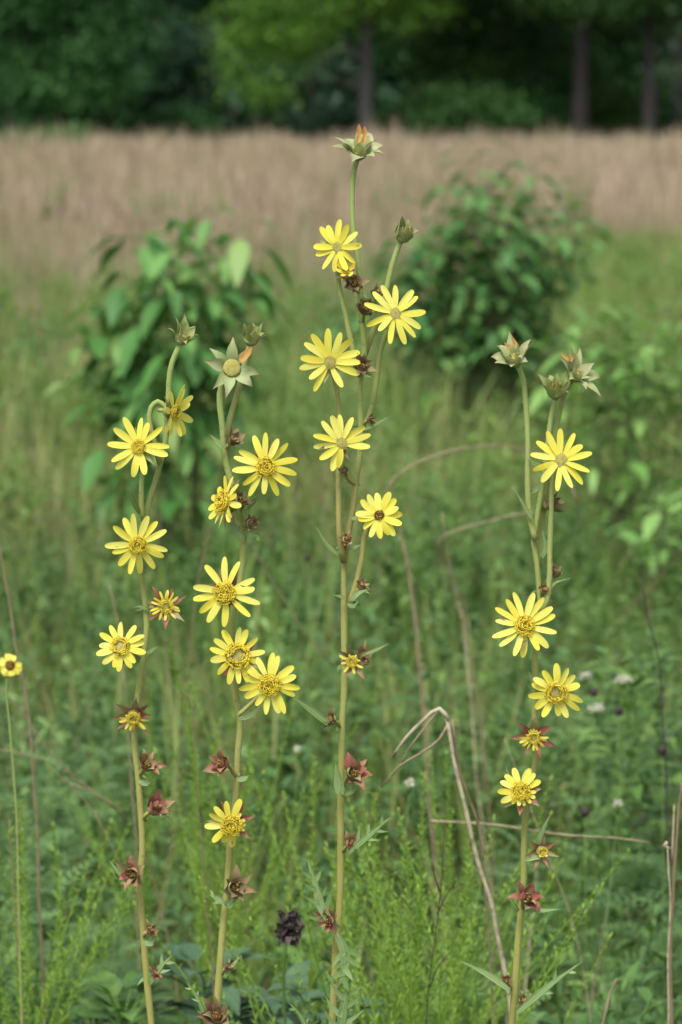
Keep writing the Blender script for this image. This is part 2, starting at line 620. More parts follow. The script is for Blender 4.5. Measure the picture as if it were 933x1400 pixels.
def flower(root, px, py, Y, f, R, n=14, rd=11, style='fresh', rb=None, nb=7, bmat='bract_green', att=None, a0=None,
           lenf=None, tiltf=None, tilt=0.06, droop=-0.03, wid=4.7, mat='petal', wped=6, label=None, bopen=1.05):
    f = Vector(f).normalized()
    f = (f + Vector((random.uniform(-.3, .3), 0, random.uniform(-.15, .3)))).normalized()
    c = W(px, py, Y)
    s = PS(px, py, Y)
    A = W(att[0], att[1], att[2] if len(att) > 2 else Y + 0.02) if att else None
    o = head_base(root, 'flower_head', c - f * 0.0035, f, rd * s * 1.0, A, wped, s, label)
    bracts(root, o, c - f * 0.007, f, nb, (rb or R * 0.62) * s - rd * s * 0.6, rd * s * 0.42, bopen, M[bmat], rd * s * 0.6)
    petals(root, o, c, f, n, rd * s, R * s, wid * s, M[mat], tilt, a0, lenf, droop, tiltf)
    disc(root, o, c + f * 0.0008, f, rd * s, style)
    return o


def wither(root, px, py, Y, f, R, rb, rd, n=14, nb=7, bmat='bract_red', att=None, style='mid', lenf=None, open_=0.92, label=None, tilt=0.35):
    """flower with its rays shrivelled short inside spread reddish bracts"""
    f = Vector(f).normalized()
    c = W(px, py, Y)
    s = PS(px, py, Y)
    A = W(att[0], att[1], Y + 0.02) if att else None
    o = head_base(root, 'withered_flower_head', c - f * 0.003, f, rd * s, A, 6, s, label)
    node_leaves(root, A, s, 2)
    bracts(root, o, c - f * 0.006, f, nb, (rb - rd * 0.6) * s, rd * s * 0.6, open_, M[bmat], rd * s * 0.6)
    petals(root, o, c, f, n, rd * s, R * s, 1.9 * s, M['petal'], tilt, None, lenf, -0.2, jit=0.15)
    disc(root, o, c + f * 0.0008, f, rd * s * 0.95, style)
    return o


def seed_head(root, px, py, Y, f, R, att=None, bmat='bract_red', op=0.58, nb=6, centre='disc_dark', rc=None, label=None, bits=True, name='seed_head', wped=6, wf=0.44, inner=True):
    f = Vector(f).normalized()
    if bits and name == 'seed_head':
        f = Vector((f.x * 1.15 + random.uniform(-.25, .25), f.y, f.z + random.uniform(0.0, .6))).normalized()
        op *= random.uniform(.72, 1.0)
    c = W(px, py, Y)
    s = PS(px, py, Y)
    rc = (rc or R * 0.48) * s
    A = W(att[0], att[1], att[2] if len(att) > 2 else Y + 0.02) if att else None
    o = head_base(root, name, c, f, rc * 0.95, A, wped, s, label)
    if A is not None:
        node_leaves(root, A, s, 2)
    if random.random() < 0.3:
        o.data.materials[0] = M[bmat]
    bracts(root, o, c - f * 0.002, f, nb, R * s * 0.92, R * s * wf * 0.72, op, M[bmat], rc * 0.8, var=0.35 if bits else .15, curl=0.6 if bits else .7, rag=.26 if bits else .2)
    if inner:
        bracts(root, o, c, f, 5, R * s * 0.72, R * s * wf * 0.66, op * 0.55, M[bmat], rc * 0.6, curl=0.4, rag=.26)
    mb = MB()
    big = centre == 'disc_old' and not bits
    mb.blob(c + f * rc * 0.1, rc * (0.86 if big else 0.62), f, rc * (0.16 if big else 0.35), 16, 5, 0, 0.5, rough=0.05)
    if big:
        _, g1, g2 = basis(f)
        for i in range(70):
            q = math.sqrt((i + .5) / 70) * .95
            a = i * 2.39996
            mb.blob(c + f * rc * (0.1 + 0.15 * math.sqrt(1 - q * q)) + (g1 * math.cos(a) + g2 * math.sin(a)) * rc * .86 * q, rc * .055, f, rc * .06, 5, 2, 1, random.random())
    if bits:
        for i in range(14):
            _, e1, e2 = basis(f)
            a = random.uniform(0, 6.28)
            d = (e1 * math.cos(a) + e2 * math.sin(a))
            p = c + d * rc * random.uniform(0.1, 0.55) + f * rc * 0.25
            mb.tube([p, p + (f + d * random.uniform(-.4, .5)) * rc * random.uniform(.3, .7)], [s * 0.9, s * 0.4], 4, 1, random.random())
    mb.build('seed_disc', [M[centre], M['disc_old']], o, root)
    return o


def lobed_leaf(root, pix, Y, wpx, lobes=0, dY=None, parent=None, face=(0.1, -1, 0.45), mat='leaf', lobelen=2.6, label=None):
    ys = dY if dY else [0] * len(pix)
    pts = smooth_path([W(p[0], p[1], Y + ys[i]) for i, p in enumerate(pix)], 0.004)
    s = PS(pix[0][0], pix[0][1], Y)
    k = len(pts)
    w = []
    for i in range(k):
        t = i / (k - 1)
        w.append((0.64 if lobes < 3 else 0.5) * wpx * s * (0.35 + 0.65 * math.sin(PI * min(1, t * 1.15 + 0.12))) * (1 if t < 0.85 else max(0.06, (1 - t) / 0.15)))
    mb = MB()
    n = Vector(face).normalized()
    mb.strip(pts, w, n, 5, 0.30, 0.0, 0, random.random(), 0.3)
    mb.tube([p + n * 0.0004 for p in pts[:int(k * 0.9) + 1]], [0.0004 * (1 - 0.7 * i / k) for i in range(int(k * 0.9) + 1)], 5, 1)
    for j in range(lobes):
        i = int(k * (0.22 + 0.55 * j / max(1, lobes - 1)))
        i = min(max(i, 1), k - 2)
        t = (pts[i + 1] - pts[i - 1]).normalized()
        side = t.cross(n).normalized() * (1 if j % 2 else -1)
        L = wpx * s * lobelen * 2.3 * random.uniform(0.7, 1.1) * (1 - 0.4 * j / max(1, lobes))
        q = [pts[i] + (side * x * 0.75 + t * (0.45 * x + 0.25 * x * x) + n * 0.12 * x * x) * L for x in (0, .25, .5, .75, 1)]
        ww = [wpx * s * 0.30 * x for x in (0.8, 1.0, .85, .5, .06)]
        mb.strip(q, ww, n, 3, 0.2, 0, 0, random.random())
    o = mb.build('leaf', [M[mat], M['midrib']], root if parent is None else parent, root)
    if label:
        o['label'] = label
    return o


CAMF = (0, -1, 0.08)
GRP = 'tall yellow flower stalks in front of the meadow'


def plant(label, px, Y):
    b = W(px, 1400, Y)
    return thing('wildflower_plant', label, 'wildflower', (b.x, Y, 0), GRP)


# ---- plant A, far left
YA = 2.62
A = plant('slim yellow-flowered stalk farthest left, with a flower curled over on a hooked side stem', 212, YA)
stalk('stem', A, [(207, 1396), (200, 1325), (196, 1270), (192, 1212), (195, 1160), (193, 1110), (189, 1062), (184, 1010), (189, 950), (197, 894), (201, 856), (197, 811), (192, 775), (192, 740), (200, 704), (209, 670), (218, 640), (227, 602), (230, 550), (236, 495), (245, 474)],
      YA, 11.5, 6.5, ground=True)
stalk('branch', A, [(197, 712), (194, 690), (194, 660), (195, 630), (192, 614)], YA - 0.008, 6.5, 5, 0.75, 1, dY=[0.006, 0, 0, 0, -0.004])
stalk('branch', A, [(219, 634), (211, 605), (205, 578), (207, 557), (216, 549), (226, 556), (232, 562)], YA - 0.006, 7, 5.5, 0.8, 1)
flower(A, 190, 611, YA - 0.02, (-0.05, -1, 0.1), 43, 13, 9.5, 'fresh', a0=1.62, att=(193, 622), rb=30)
flower(A, 188, 744, YA - 0.022, (0, -1, 0.15), 43, 14, 12, 'fresh', att=(192, 752), rb=30, a0=1.7)
wither(A, 226, 828, YA - 0.015, (0.25, -1, 0.1), 23, 36, 10, 15, 7, att=(199, 832))
flower(A, 167, 884, YA - 0.02, (-0.15, -1, 0.05), 35, 15, 13, 'mid', att=(196, 898), rb=30, bmat='bract_red', wid=4.6)
wither(A, 183, 980, YA - 0.018, (0, -1, -0.25), 21, 35, 9, 15, 8, att=(186, 990), style='mid', lenf=lambda a: 1.15 if a > 180 else 0.4)
seed_head(A, 201, 1046, YA - 0.015, (0.55, -0.8, 0.5), 21, (189, 1062), label='dark red seed head with raised pointed bracts')
seed_head(A, 212, 1105, YA - 0.012, (0.8, -0.6, 0.35), 23, (194, 1122))
seed_head(A, 181, 1195, YA - 0.02, (-0.3, -1, 0.2), 21, (192, 1208), op=0.8)
seed_head(A, 206, 1272, YA - 0.012, (0.8, -0.6, 0.3), 13, (197, 1282))
seed_head(A, 212, 1330, YA - 0.012, (0.6, -0.8, 0.4), 11, (201, 1338))
o = flower(A, 237, 563, YA - 0.012, (0.85, -0.45, -0.1), 41, 13, 10, 'mid', att=(229, 559), rb=34, tilt=0.25, mat='petal', bopen=1.0, a0=0.1, label='flower seen side-on, its petals pushed forward to the right')
seed_head(A, 250, 462, YA - 0.002, (0.35, -0.5, 0.85), 27, None, 'bract_green', 0.35, 8, 'disc_old', 11, label='green bud head of pointed upright bracts', name='bud', wf=0.34)
lobed_leaf(A, [(191, 702), (184, 688), (176, 666)], YA - 0.005, 6, dY=[0, -0.01, -0.02])
lobed_leaf(A, [(203, 834), (192, 829), (183, 831)], YA - 0.005, 4)
lobed_leaf(A, [(200, 894), (208, 889), (216, 884)], YA - 0.005, 5)
lobed_leaf(A, [(178, 1206), (166, 1196), (150, 1177)], YA - 0.01, 5.5)
lobed_leaf(A, [(204, 1345), (214, 1328), (235, 1307)], YA - 0.01, 9, 4, lobelen=1.0)
lobed_leaf(A, [(190, 1068), (201, 1072), (212, 1066)], YA - 0.01, 6, 2, lobelen=0.8)
lobed_leaf(A, [(197, 1288), (207, 1290), (213, 1275)], YA - 0.01, 7)

# ---- plant B, second
YB = 2.57
B = plant('yellow-flowered stalk second from the left, topped by a pale green star and a bud', 290, YB)
stalk('stem', B, [(297, 1376), (302, 1310), (307, 1250), (312, 1205), (315, 1155), (323, 1092), (326, 1025), (329, 987), (326, 970), (319, 932), (316, 890), (318, 849), (328, 800), (332, 766), (333, 717), (329, 692), (316, 658), (308, 625), (304, 580), (301, 539), (306, 515)],
      YB, 12, 7.5, ground=True)
stalk('branch', B, [(309, 606), (312, 584), (320, 554), (328, 527), (336, 492), (341, 474)], YB + 0.012, 7.5, 6.5, 0.8, 1)
seed_head(B, 317, 503, YB - 0.012, (0.12, -1, 0.28), 38, (308, 526), 'bract_pale', 0.9, 8, 'disc_old', 14, bits=False, inner=False, name='seed_head',
          label='pale green star of eight spread bracts round a bare tan disc', wf=0.27)
mb = MB()
q = [W(x, y, YB - 0.02) for x, y in ((329, 494), (334, 488), (340, 481), (344, 475))]
mb.strip(q, [0.002, 0.0035, 0.0033, 0.0008], (0, -1, 0.3), 5, 0.3, 0.1, 0, 0.5)
mb.build('petal', M['petal_orange'], B, B)
seed_head(B, 344, 462, YB + 0.012, (0.25, -0.45, 0.9), 25, None, 'bract_green', 0.18, 7, 'disc_dark', 12, label='upright green bud closed in a cup of bracts', name='bud', wf=0.5)
flower(B, 362, 638, YB - 0.035, (0.05, -1, 0.12), 45, 14, 13, 'fresh', att=(337, 690), rb=34, a0=1.55, bmat='bract_brown',
       lenf=lambda a: 1.08 if (a < 30 or a > 335) else 1.0, tiltf=lambda a: 0.35 if (a < 25 or a > 335) else 0)
flower(B, 309, 686, YB - 0.02, (-0.9, -0.42, 0.15), 38, 14, 15, 'fresh', att=(329, 694), rb=36, bmat='bract_brown', tilt=0.12, bopen=1.1, label='flower seen from its side, facing left')
seed_head(B, 318, 602, YB - 0.01, (0.6, -0.7, 0.5), 17, (308, 612), 'bract_brown', 0.45, 7)
seed_head(B, 343, 716, YB - 0.01, (0.6, -0.7, 0.0), 16, (333, 722), 'bract_brown', 0.6, 7)
seed_head(B, 328, 682, YB - 0.025, (0.3, -1, 0.4), 14, (329, 690), 'bract_brown', 0.8, 5)
flower(B, 309.5, 810, YB - 0.03, (0, -1, 0.1), 48, 15, 15, 'fresh', att=(322, 820), rb=37, a0=1.75, bmat='bract_brown')
flower(B, 323.5, 897, YB - 0.028, (0.05, -1, 0.12), 40, 14, 17, 'mid', att=(318, 905), rb=38, a0=1.5, bmat='bract_red')
flower(B, 370, 935, YB - 0.055, (0.1, -1, 0.08), 43, 15, 15, 'fresh', att=(326, 978), rb=30, a0=1.2)
seed_head(B, 304, 1044, YB - 0.02, (-0.55, -0.8, 0.35), 22, (324, 1062), op=0.7, label='maroon seed head facing left with a yellow centre')
flower(B, 317, 1126, YB - 0.025, (-0.05, -1, 0.05), 36, 13, 14, 'fresh', att=(319, 1132), rb=38, a0=1.35, bmat='bract_red',
       lenf=lambda a: 1.0 if 50 < a < 285 else 0.42, tilt=0.1, label='flower whose right-hand petals have shrunk')
seed_head(B, 321, 1214, YB - 0.015, (0.4, -0.9, 0.2), 23, (311, 1228), 'bract_brown', 0.72, 7)
seed_head(B, 312, 1322, YB - 0.015, (0.4, -0.9, 0.2), 10, (303, 1332))
seed_head(B, 297, 1389, YB - 0.02, (-0.1, -1, 0.2), 24, (299, 1400), 'bract_brown', 0.65, 8)
lobed_leaf(B, [(306, 612), (298, 604), (288, 595)], YB - 0.01, 6)
lobed_leaf(B, [(331, 694), (345, 688), (356, 676)], YB - 0.01, 9)
lobed_leaf(B, [(333, 735), (320, 722), (318, 700)], YB - 0.015, 7)
lobed_leaf(B, [(335, 728), (346, 731), (357, 735)], YB - 0.01, 6, 2, lobelen=0.8)
lobed_leaf(B, [(327, 982), (342, 978), (357, 964)], YB - 0.012, 9, 3, lobelen=0.6)
lobed_leaf(B, [(324, 1066), (336, 1064), (341, 1060)], YB - 0.01, 6)
lobed_leaf(B, [(309, 1236), (297, 1228), (286, 1224)], YB - 0.015, 7, 2, lobelen=0.8)
lobed_leaf(B, [(310, 1240), (318, 1232), (328, 1226)], YB - 0.015, 10)
lobed_leaf(B, [(282, 1398), (272, 1368), (254, 1341)], YB - 0.02, 6, 5, lobelen=0.9)
lobed_leaf(B, [(307, 1336), (320, 1318), (331, 1306)], YB - 0.01, 7, 3, lobelen=0.9)

# ---- plant C, centre, the tallest
YC = 2.60
Cp = plant('tallest yellow-flowered stalk, near the middle, its seed head rising above the brown grass', 452, YC)
stalk('stem', Cp, [(455, 1396), (458, 1341), (460, 1289), (464, 1246), (466, 1188), (466, 1116), (467, 1050), (468, 989), (471, 946), (471, 874), (471, 830), (471, 772), (476, 730), (483, 695), (486, 663), (494, 608), (493, 565), (493, 524), (498, 490), (498, 460), (494, 430), (493, 396), (489, 353), (483, 309), (482, 266), (484, 235), (489, 218)],
      YC, 13.5, 6.5, ground=True)
stalk('branch', Cp, [(498, 488), (507, 462), (518, 432), (528, 398), (536, 364), (544, 340), (549, 329)], YC + 0.01, 7.5, 6.5, 0.8, 1)
stalk('branch', Cp, [(494, 606), (500, 586), (508, 556), (515, 521), (521, 478), (535, 440)], YC + 0.004, 7.5, 6, 0.75, 1, dY=[0, 0, 0, 0, -0.005, -0.012])
stalk('branch', Cp, [(493, 515), (484, 484), (478, 456), (472, 426), (465, 396), (461, 362), (463, 344)], YC - 0.006, 7, 5.5, 0.8, 1)
stalk('branch', Cp, [(470, 768), (465, 738), (463, 680), (463, 630), (464, 562), (460, 530), (453, 500)], YC - 0.014, 7, 5.5, 0.7, 1, dY=[0.008, 0, 0, 0.012, 0.008, 0, 0])
stalk('branch', Cp, [(478, 826), (486, 802), (494, 767), (503, 722), (515, 706)], YC - 0.004, 7.5, 6, 0.7, 1)
seed_head(Cp, 491, 207, YC - 0.006, (0.12, -0.45, 0.9), 37, None, 'bract_pale', 0.92, 8, 'disc_old', 13, label='topmost pale green seed head with open bracts and two dried orange petals', wf=0.36, bits=False)
mb = MB()
for (x0, y0, x1, y1) in ((489, 196, 492, 170), (496, 196, 500, 173)):
    q = [W(x0 + (x1 - x0) * t + math.sin(t * 5) * 1.2, y0 + (y1 - y0) * t, YC - 0.012) for t in (0, .25, .5, .75, 1)]
    mb.strip(q, [0.0014, 0.0024, 0.0018, 0.0024, 0.0006], (0.2, -1, 0.3), 5, 0.6, 0.2, 0, 0.5)
mb.build('petal', M['petal_orange'], Cp, Cp)
seed_head(Cp, 552, 320, YC + 0.006, (0.25, -0.5, 0.85), 22, None, 'bract_green', 0.1, 7, 'disc_dark', 13, label='plump green bud with dark gnawed edges', name='bud', wf=0.62)
flower(Cp, 462, 338, YC - 0.02, (-0.35, -1, 0.15), 37, 12, 9, 'old', att=(462, 358, YC - 0.01), rb=36, a0=1.5, bopen=1.15)
flower(Cp, 474, 372, YC - 0.022, (-0.3, -0.75, 0.35), 20, 6, 6, 'mid', att=(489, 398), rb=19, bmat='bract_brown', tilt=0.8, mat='petal_old', wid=4, label='small shrivelled flower with hanging petals')
seed_head(Cp, 485, 388, YC - 0.018, (0.0, -1, -0.2), 16, (493, 402), 'bract_brown', 0.8, 6)
flower(Cp, 540, 429, YC - 0.03, (0.1, -1, 0.12), 44, 13, 10, 'old', att=(533, 446, YC - 0.008), rb=28, a0=1.45)
flower(Cp, 451, 495, YC - 0.028, (-0.05, -1, 0.2), 45, 15, 10.5, 'old', att=(456, 512, YC - 0.016), rb=34, a0=1.65)
flower(Cp, 466.5, 606, YC - 0.030, (0, -1, 0.05), 41, 14, 10, 'old', att=(464, 618, YC - 0.012), rb=32, a0=1.5, bmat='bract_brown')
flower(Cp, 519, 705, YC - 0.02, (0.1, -1, 0.15), 34, 15, 8.5, 'dark', att=(508, 716, YC - 0.004), rb=28, a0=1.3, label='smaller flower with a dark brown disc')
wither(Cp, 482, 904, YC - 0.02, (-0.25, -1, 0), 18, 30, 8, 8, 7, 'bract_brown', att=(472, 912), style='mid', open_=0.85, lenf=lambda a: 1.1 if a > 140 else 0.5)
seed_head(Cp, 494, 899, YC - 0.006, (0.7, -0.7, 0.2), 18, (474, 912), 'bract_brown', 0.75, 6)
seed_head(Cp, 454, 984, YC - 0.015, (-0.6, -0.8, 0.2), 16, (466, 994), 'bract_brown', 0.7, 7, label='greenish dried head on the left of the stem')
seed_head(Cp, 483, 1057, YC - 0.018, (0.35, -0.9, 0.3), 23, (469, 1074), op=0.72, label='reddish seed head facing forwards beside a clasping leaf')
seed_head(Cp, 479, 1153, YC - 0.015, (0.5, -0.8, 0.25), 16, (467, 1164))
seed_head(Cp, 449, 1258, YC - 0.02, (-0.4, -1, 0.1), 19, (462, 1268), 'bract_red', 0.7)
seed_head(Cp, 500, 422, YC - 0.02, (-0.1, -0.9, 0.4), 20, (496, 440), 'bract_brown', 0.45, 8)
seed_head(Cp, 516, 402, YC - 0.004, (0.3, -0.7, 0.6), 15, (505, 430), 'bract_brown', 0.4, 6)
seed_head(Cp, 495, 500, YC - 0.018, (0.1, -1, 0.4), 17, (495, 512), 'bract_brown', 0.6, 7)
seed_head(Cp, 507, 574, YC - 0.012, (0.6, -0.8, 0.2), 11, (495, 586), 'bract_brown', 0.5)
seed_head(Cp, 472, 646, YC - 0.02, (-0.4, -0.9, 0.4), 12, (486, 662), 'bract_brown', 0.5)
seed_head(Cp, 474, 737, YC - 0.018, (0.1, -0.9, 0.4), 13, (472, 748), 'bract_red', 0.5)
seed_head(Cp, 494, 801, YC - 0.008, (0.7, -0.5, 0.6), 12, (480, 822), 'bract_red', 0.4)
lobed_leaf(Cp, [(463, 760), (448, 744), (432, 720)], YC - 0.01, 5)
lobed_leaf(Cp, [(476, 750), (486, 748), (494, 745)], YC - 0.01, 5)
lobed_leaf(Cp, [(480, 822), (492, 810), (507, 806)], YC - 0.012, 5, 2, lobelen=0.9)
lobed_leaf(Cp, [(472, 818), (464, 815), (456, 814)], YC - 0.012, 4)
lobed_leaf(Cp, [(475, 826), (484, 829), (490, 822)], YC - 0.014, 6)
lobed_leaf(Cp, [(497, 588), (514, 580), (534, 569)], YC - 0.012, 4)
lobed_leaf(Cp, [(496, 506), (508, 512), (514, 511)], YC - 0.012, 5)
lobed_leaf(Cp, [(480, 710), (488, 708), (494, 712)], YC - 0.01, 4)
lobed_leaf(Cp, [(498, 895), (514, 889), (532, 880)], YC - 0.012, 4)
lobed_leaf(Cp, [(449, 990), (428, 972), (398, 951)], YC - 0.02, 7.5)
lobed_leaf(Cp, [(466, 1086), (464, 1066), (459, 1044)], YC - 0.02, 13, face=(-0.4, -1, 0.1), label='dark clasping leaf folded against the stem')
lobed_leaf(Cp, [(468, 1088), (482, 1082), (496, 1070)], YC - 0.012, 5)
lobed_leaf(Cp, [(476, 1166), (500, 1146), (536, 1116)], YC - 0.02, 8, 5, lobelen=1.2)
lobed_leaf(Cp, [(460, 1272), (440, 1240), (430, 1205), (420, 1173)], YC - 0.02, 12, 7, lobelen=1.2, face=(0.1, -1, 0.2))
lobed_leaf(Cp, [(461, 1276), (470, 1296), (470, 1330), (460, 1352)], YC - 0.025, 14, 7, lobelen=1.0, face=(-0.2, -1, 0.1), label='long lobed leaf hanging down along the stem')
lobed_leaf(Cp, [(462, 1430), (468, 1390), (474, 1355), (484, 1328)], YC - 0.02, 12, 7, lobelen=1.5, face=(0.1, -1, 0.2))
lobed_leaf(Cp, [(425, 1430), (412, 1390), (394, 1369)], YC - 0.02, 8, 3, lobelen=0.7)
lobed_leaf(Cp, [(459, 1345), (450, 1335), (446, 1328)], YC - 0.02, 6)

# ---- plant D, right
YD = 2.65
D = plant('right-hand yellow-flowered stalk, forked at the top into bare stems with green seed stars', 694, YD)
stalk('stem', D, [(700, 1398), (705, 1343), (709, 1282), (713, 1246), (716, 1211), (717, 1157), (720, 1103), (730, 1053), (734, 1029), (731, 976), (732, 928), (732, 895), (735, 850), (739, 820), (737, 800), (734, 767), (730, 740), (734, 711), (741, 671), (746, 639), (751, 591), (757, 555), (761, 543)],
      YD, 13, 6.5, ground=True)
stalk('branch', D, [(732, 738), (727, 718), (723, 692), (722, 658), (722, 604), (719, 550), (714, 514), (708, 499)], YD - 0.006, 7.5, 6.5, 0.8, 1)
stalk('branch', D, [(736, 775), (739, 735), (743, 698), (749, 663), (755, 618), (763, 575), (772, 538), (783, 518)], YD + 0.012, 8, 6.5, 0.8, 1)
stalk('branch', D, [(739, 838), (748, 820), (751, 800), (752, 751), (754, 698), (757, 655), (765, 634)], YD - 0.012, 7, 6, 0.7, 1)
seed_head(D, 704, 490, YD - 0.012, (-0.25, -0.65, 0.75), 35, None, 'bract_pale', 0.88, 8, 'disc_old', 13, label='pale green seed star on the left fork, one petal stub dried red', wf=0.34)
seed_head(D, 760, 533, YD - 0.004, (-0.05, -0.5, 0.85), 28, None, 'bract_green', 0.45, 7, 'disc_dark', 14, label='green bud head with a half-open cup of bracts', name='bud', wf=0.42)
seed_head(D, 788, 512, YD + 0.008, (0.45, -0.7, 0.5), 33, None, 'bract_pale', 0.85, 8, 'disc_old', 12, label='pale green seed star on the right fork with an orange petal stub', wf=0.36)
mb = MB()
for (x0, y0, x1, y1, dd) in ((704, 476, 702, 461, -0.02), (777, 494, 768, 483, -0.0), (780, 494, 780, 482, 0.0), (696, 478, 691, 468, -0.02)):
    q = [W(x0 + (x1 - x0) * t + math.sin(t * 5) * 1.2, y0 + (y1 - y0) * t, YD + dd) for t in (0, .33, .66, 1)]
    mb.strip(q, [0.0012, 0.0020, 0.0014, 0.0006], (0.2, -1, 0.3), 5, 0.6, 0.2, 0, 0.5)
mb.build('petal', M['petal_orange'], D, D)
flower(D, 767, 629, YD - 0.03, (0.1, -1, 0.12), 44, 13, 10.5, 'old', att=(760, 642, YD - 0.012), rb=26, a0=1.55)
seed_head(D, 751, 690, YD + 0.005, (0.8, -0.4, 0.2), 25, (739, 716), 'bract_brown', 0.4, 7, rc=9)
seed_head(D, 758, 784, YD - 0.002, (0.6, -0.5, 0.7), 15, (742, 806), 'bract_brown', 0.4)
seed_head(D, 744, 806, YD - 0.012, (0.3, -0.9, 0.3), 12, (739, 818), 'bract_red', 0.5)
flower(D, 717, 855, YD - 0.03, (0, -1, 0.08), 46, 15, 13.5, 'fresh', att=(732, 866), rb=34, a0=1.4, bmat='bract_brown')
flower(D, 760.5, 946, YD - 0.03, (0.1, -1, 0.05), 40, 14, 14.5, 'mid', att=(735, 962), rb=32, a0=1.6)
wither(D, 730, 1007, YD - 0.022, (0, -1, -0.1), 21, 36, 9, 16, 7, att=(731, 1018), style='mid', lenf=lambda a: 1.05 if (a > 170 or a < 20) else 0.45)
flower(D, 713, 1082, YD - 0.025, (-0.05, -1, 0.1), 33, 14, 13, 'fresh', att=(722, 1092), rb=34, a0=1.4, bmat='bract_red', lenf=lambda a: 1.0 if 15 < a < 215 else 0.5, tilt=0.15, label='flower with long upper petals and short shrunken lower ones')
wither(D, 741, 1164, YD - 0.018, (0.25, -1, 0.05), 11, 29, 7, 8, 7, 'bract_red', att=(719, 1174), style='mid', tilt=1.1)
seed_head(D, 721, 1227, YD - 0.018, (0.1, -1, 0.35), 23, (715, 1244), op=0.68, label='dark red seed head sitting on a small leafy node')
seed_head(D, 693, 1342, YD - 0.01, (-0.3, -0.7, 0.7), 13, (705, 1356), 'bract_red', 0.25, 6, name='bud', label='small closed red bud')
seed_head(D, 715, 1369, YD - 0.014, (0.2, -0.7, 0.7), 14, (704, 1382), 'bract_red', 0.3, 6)
lobed_leaf(D, [(746, 637), (734, 634), (720, 626)], YD - 0.012, 8)
lobed_leaf(D, [(728, 712), (716, 690), (702, 666)], YD - 0.012, 4)
lobed_leaf(D, [(724, 672), (735, 668), (738, 655)], YD - 0.0, 6)
lobed_leaf(D, [(748, 812), (758, 798), (780, 791)], YD - 0.012, 3)
lobed_leaf(D, [(740, 762), (745, 750), (742, 726)], YD - 0.004, 7)
lobed_leaf(D, [(734, 936), (727, 926), (722, 918)], YD - 0.012, 6)
lobed_leaf(D, [(716, 1090), (702, 1072), (692, 1050)], YD - 0.004, 6)
lobed_leaf(D, [(735, 1150), (742, 1134), (752, 1115)], YD - 0.01, 6)
lobed_leaf(D, [(738, 1172), (722, 1174), (714, 1180)], YD - 0.02, 6)
lobed_leaf(D, [(720, 1244), (740, 1245), (767, 1243)], YD - 0.016, 5)
lobed_leaf(D, [(709, 1246), (703, 1238), (698, 1230)], YD - 0.016, 6)
lobed_leaf(D, [(697, 1354), (670, 1334), (628, 1313)], YD - 0.03, 7, 0)
lobed_leaf(D, [(706, 1385), (745, 1352), (797, 1314)], YD - 0.03, 9, 4, lobelen=0.9)

# small blurred daisy at the left edge
YE = 3.25
E = thing('small_daisy', 'small round yellow daisy with a dark disc at the left edge, thin stalk', 'wildflower', (W(30, 1400, YE).x, YE, 0))
stalk('stem', E, [(26, 1250), (22, 1100), (14, 1000), (10, 925), (12, 912)], YE, 2.6, 2.2, 0.6, 1, hairs=False, ground=True)
flower(E, 14, 910, YE - 0.02, (0, -1, 0.15), 17, 14, 8, 'dark', att=(11, 925), rb=11, nb=7, wid=4, a0=1.5)


# ------------------------------------------------------------------ meadow
def stripe(mb, p0, d, L, w, droop, segs=4, prof=None, n=(0, 0, 1), rnd=None, mi=0, across=2, cup=0.0):
    p0, d = Vector(p0), Vector(d).normalized()
    pts = []
    for i in range(segs + 1):
        t = i / segs
        pts.append(p0 + d * L * t + Vector((0, 0, -1)) * droop * L * t * t)
    if prof is None:
        prof = [math.sin(PI * min(1, max(0.02, 0.12 + 0.86 * i / segs))) for i in range(segs + 1)]
    mb.strip(pts, [w * 0.5 * q for q in prof], n, across, cup, 0, mi, random.random() if rnd is None else rnd)


def rdir(a, el):
    return Vector((math.cos(a) * math.cos(el), math.sin(a) * math.cos(el), math.sin(el)))


def t_grass(n, h, w, spread=0.05, segs=5, lean=0.5):
    mb = MB()
    for _ in range(n):
        a = random.uniform(0, 2 * PI)
        el = random.uniform(1.0, 1.5)
        L = h * random.uniform(0.55, 1.15)
        p = (random.uniform(-spread, spread), random.uniform(-spread, spread), 0)
        d = rdir(a, el)
        side = Vector((-math.sin(a), math.cos(a), 0))
        nn = d.cross(side)
        stripe(mb, p, d, L, w * random.uniform(0.6, 1.2), random.uniform(0, lean) ** 1.5, segs,
               [0.8, 1, 0.95, 0.8, 0.5, 0.06] if segs == 5 else [0.9, 1, 0.8, 0.08] if segs == 3 else [0.9, 1, .9, .6, .06], nn)
    return mb.arrays()


def t_herb(h, nl, ll, lw, stemw=0.0025, el0=0.5, droop=0.35, segs=4, across=3, branches=0):
    """upright stem with lance-shaped leaves"""
    mb = MB()
    top = Vector((random.uniform(-.1, .1) * h, random.uniform(-.1, .1) * h, h))
    axes = [(Vector((0, 0, 0)), top)]
    for _ in range(branches):
        t = random.uniform(0.3, 0.7)
        b = top * t
        axes.append((b, b + rdir(random.uniform(0, 6.28), 0.9) * h * 0.4))
    for (a0, a1) in axes:
        mb.tube([a0, a0.lerp(a1, 0.5), a1], [stemw, stemw * 0.8, stemw * 0.4], 4, 0, 0.6, cap=False)
        m = int(nl * (a1 - a0).length / h)
        for i in range(m):
            t = 0.12 + 0.9 * (i + random.random() * 0.5) / m
            if t > 1:
                t = 1
            a = i * 2.4 + random.uniform(-.4, .4)
            d = rdir(a, el0 + random.uniform(-.3, .4))
            L = ll * random.uniform(.6, 1.1) * (1 - 0.45 * t)
            stripe(mb, a0.lerp(a1, t), d, L, lw * L / ll * random.uniform(.8, 1.2), droop * random.uniform(.3, 1.4), segs, None, (0, 0, 1), None, 0, across, 0.25)
    return mb.arrays()


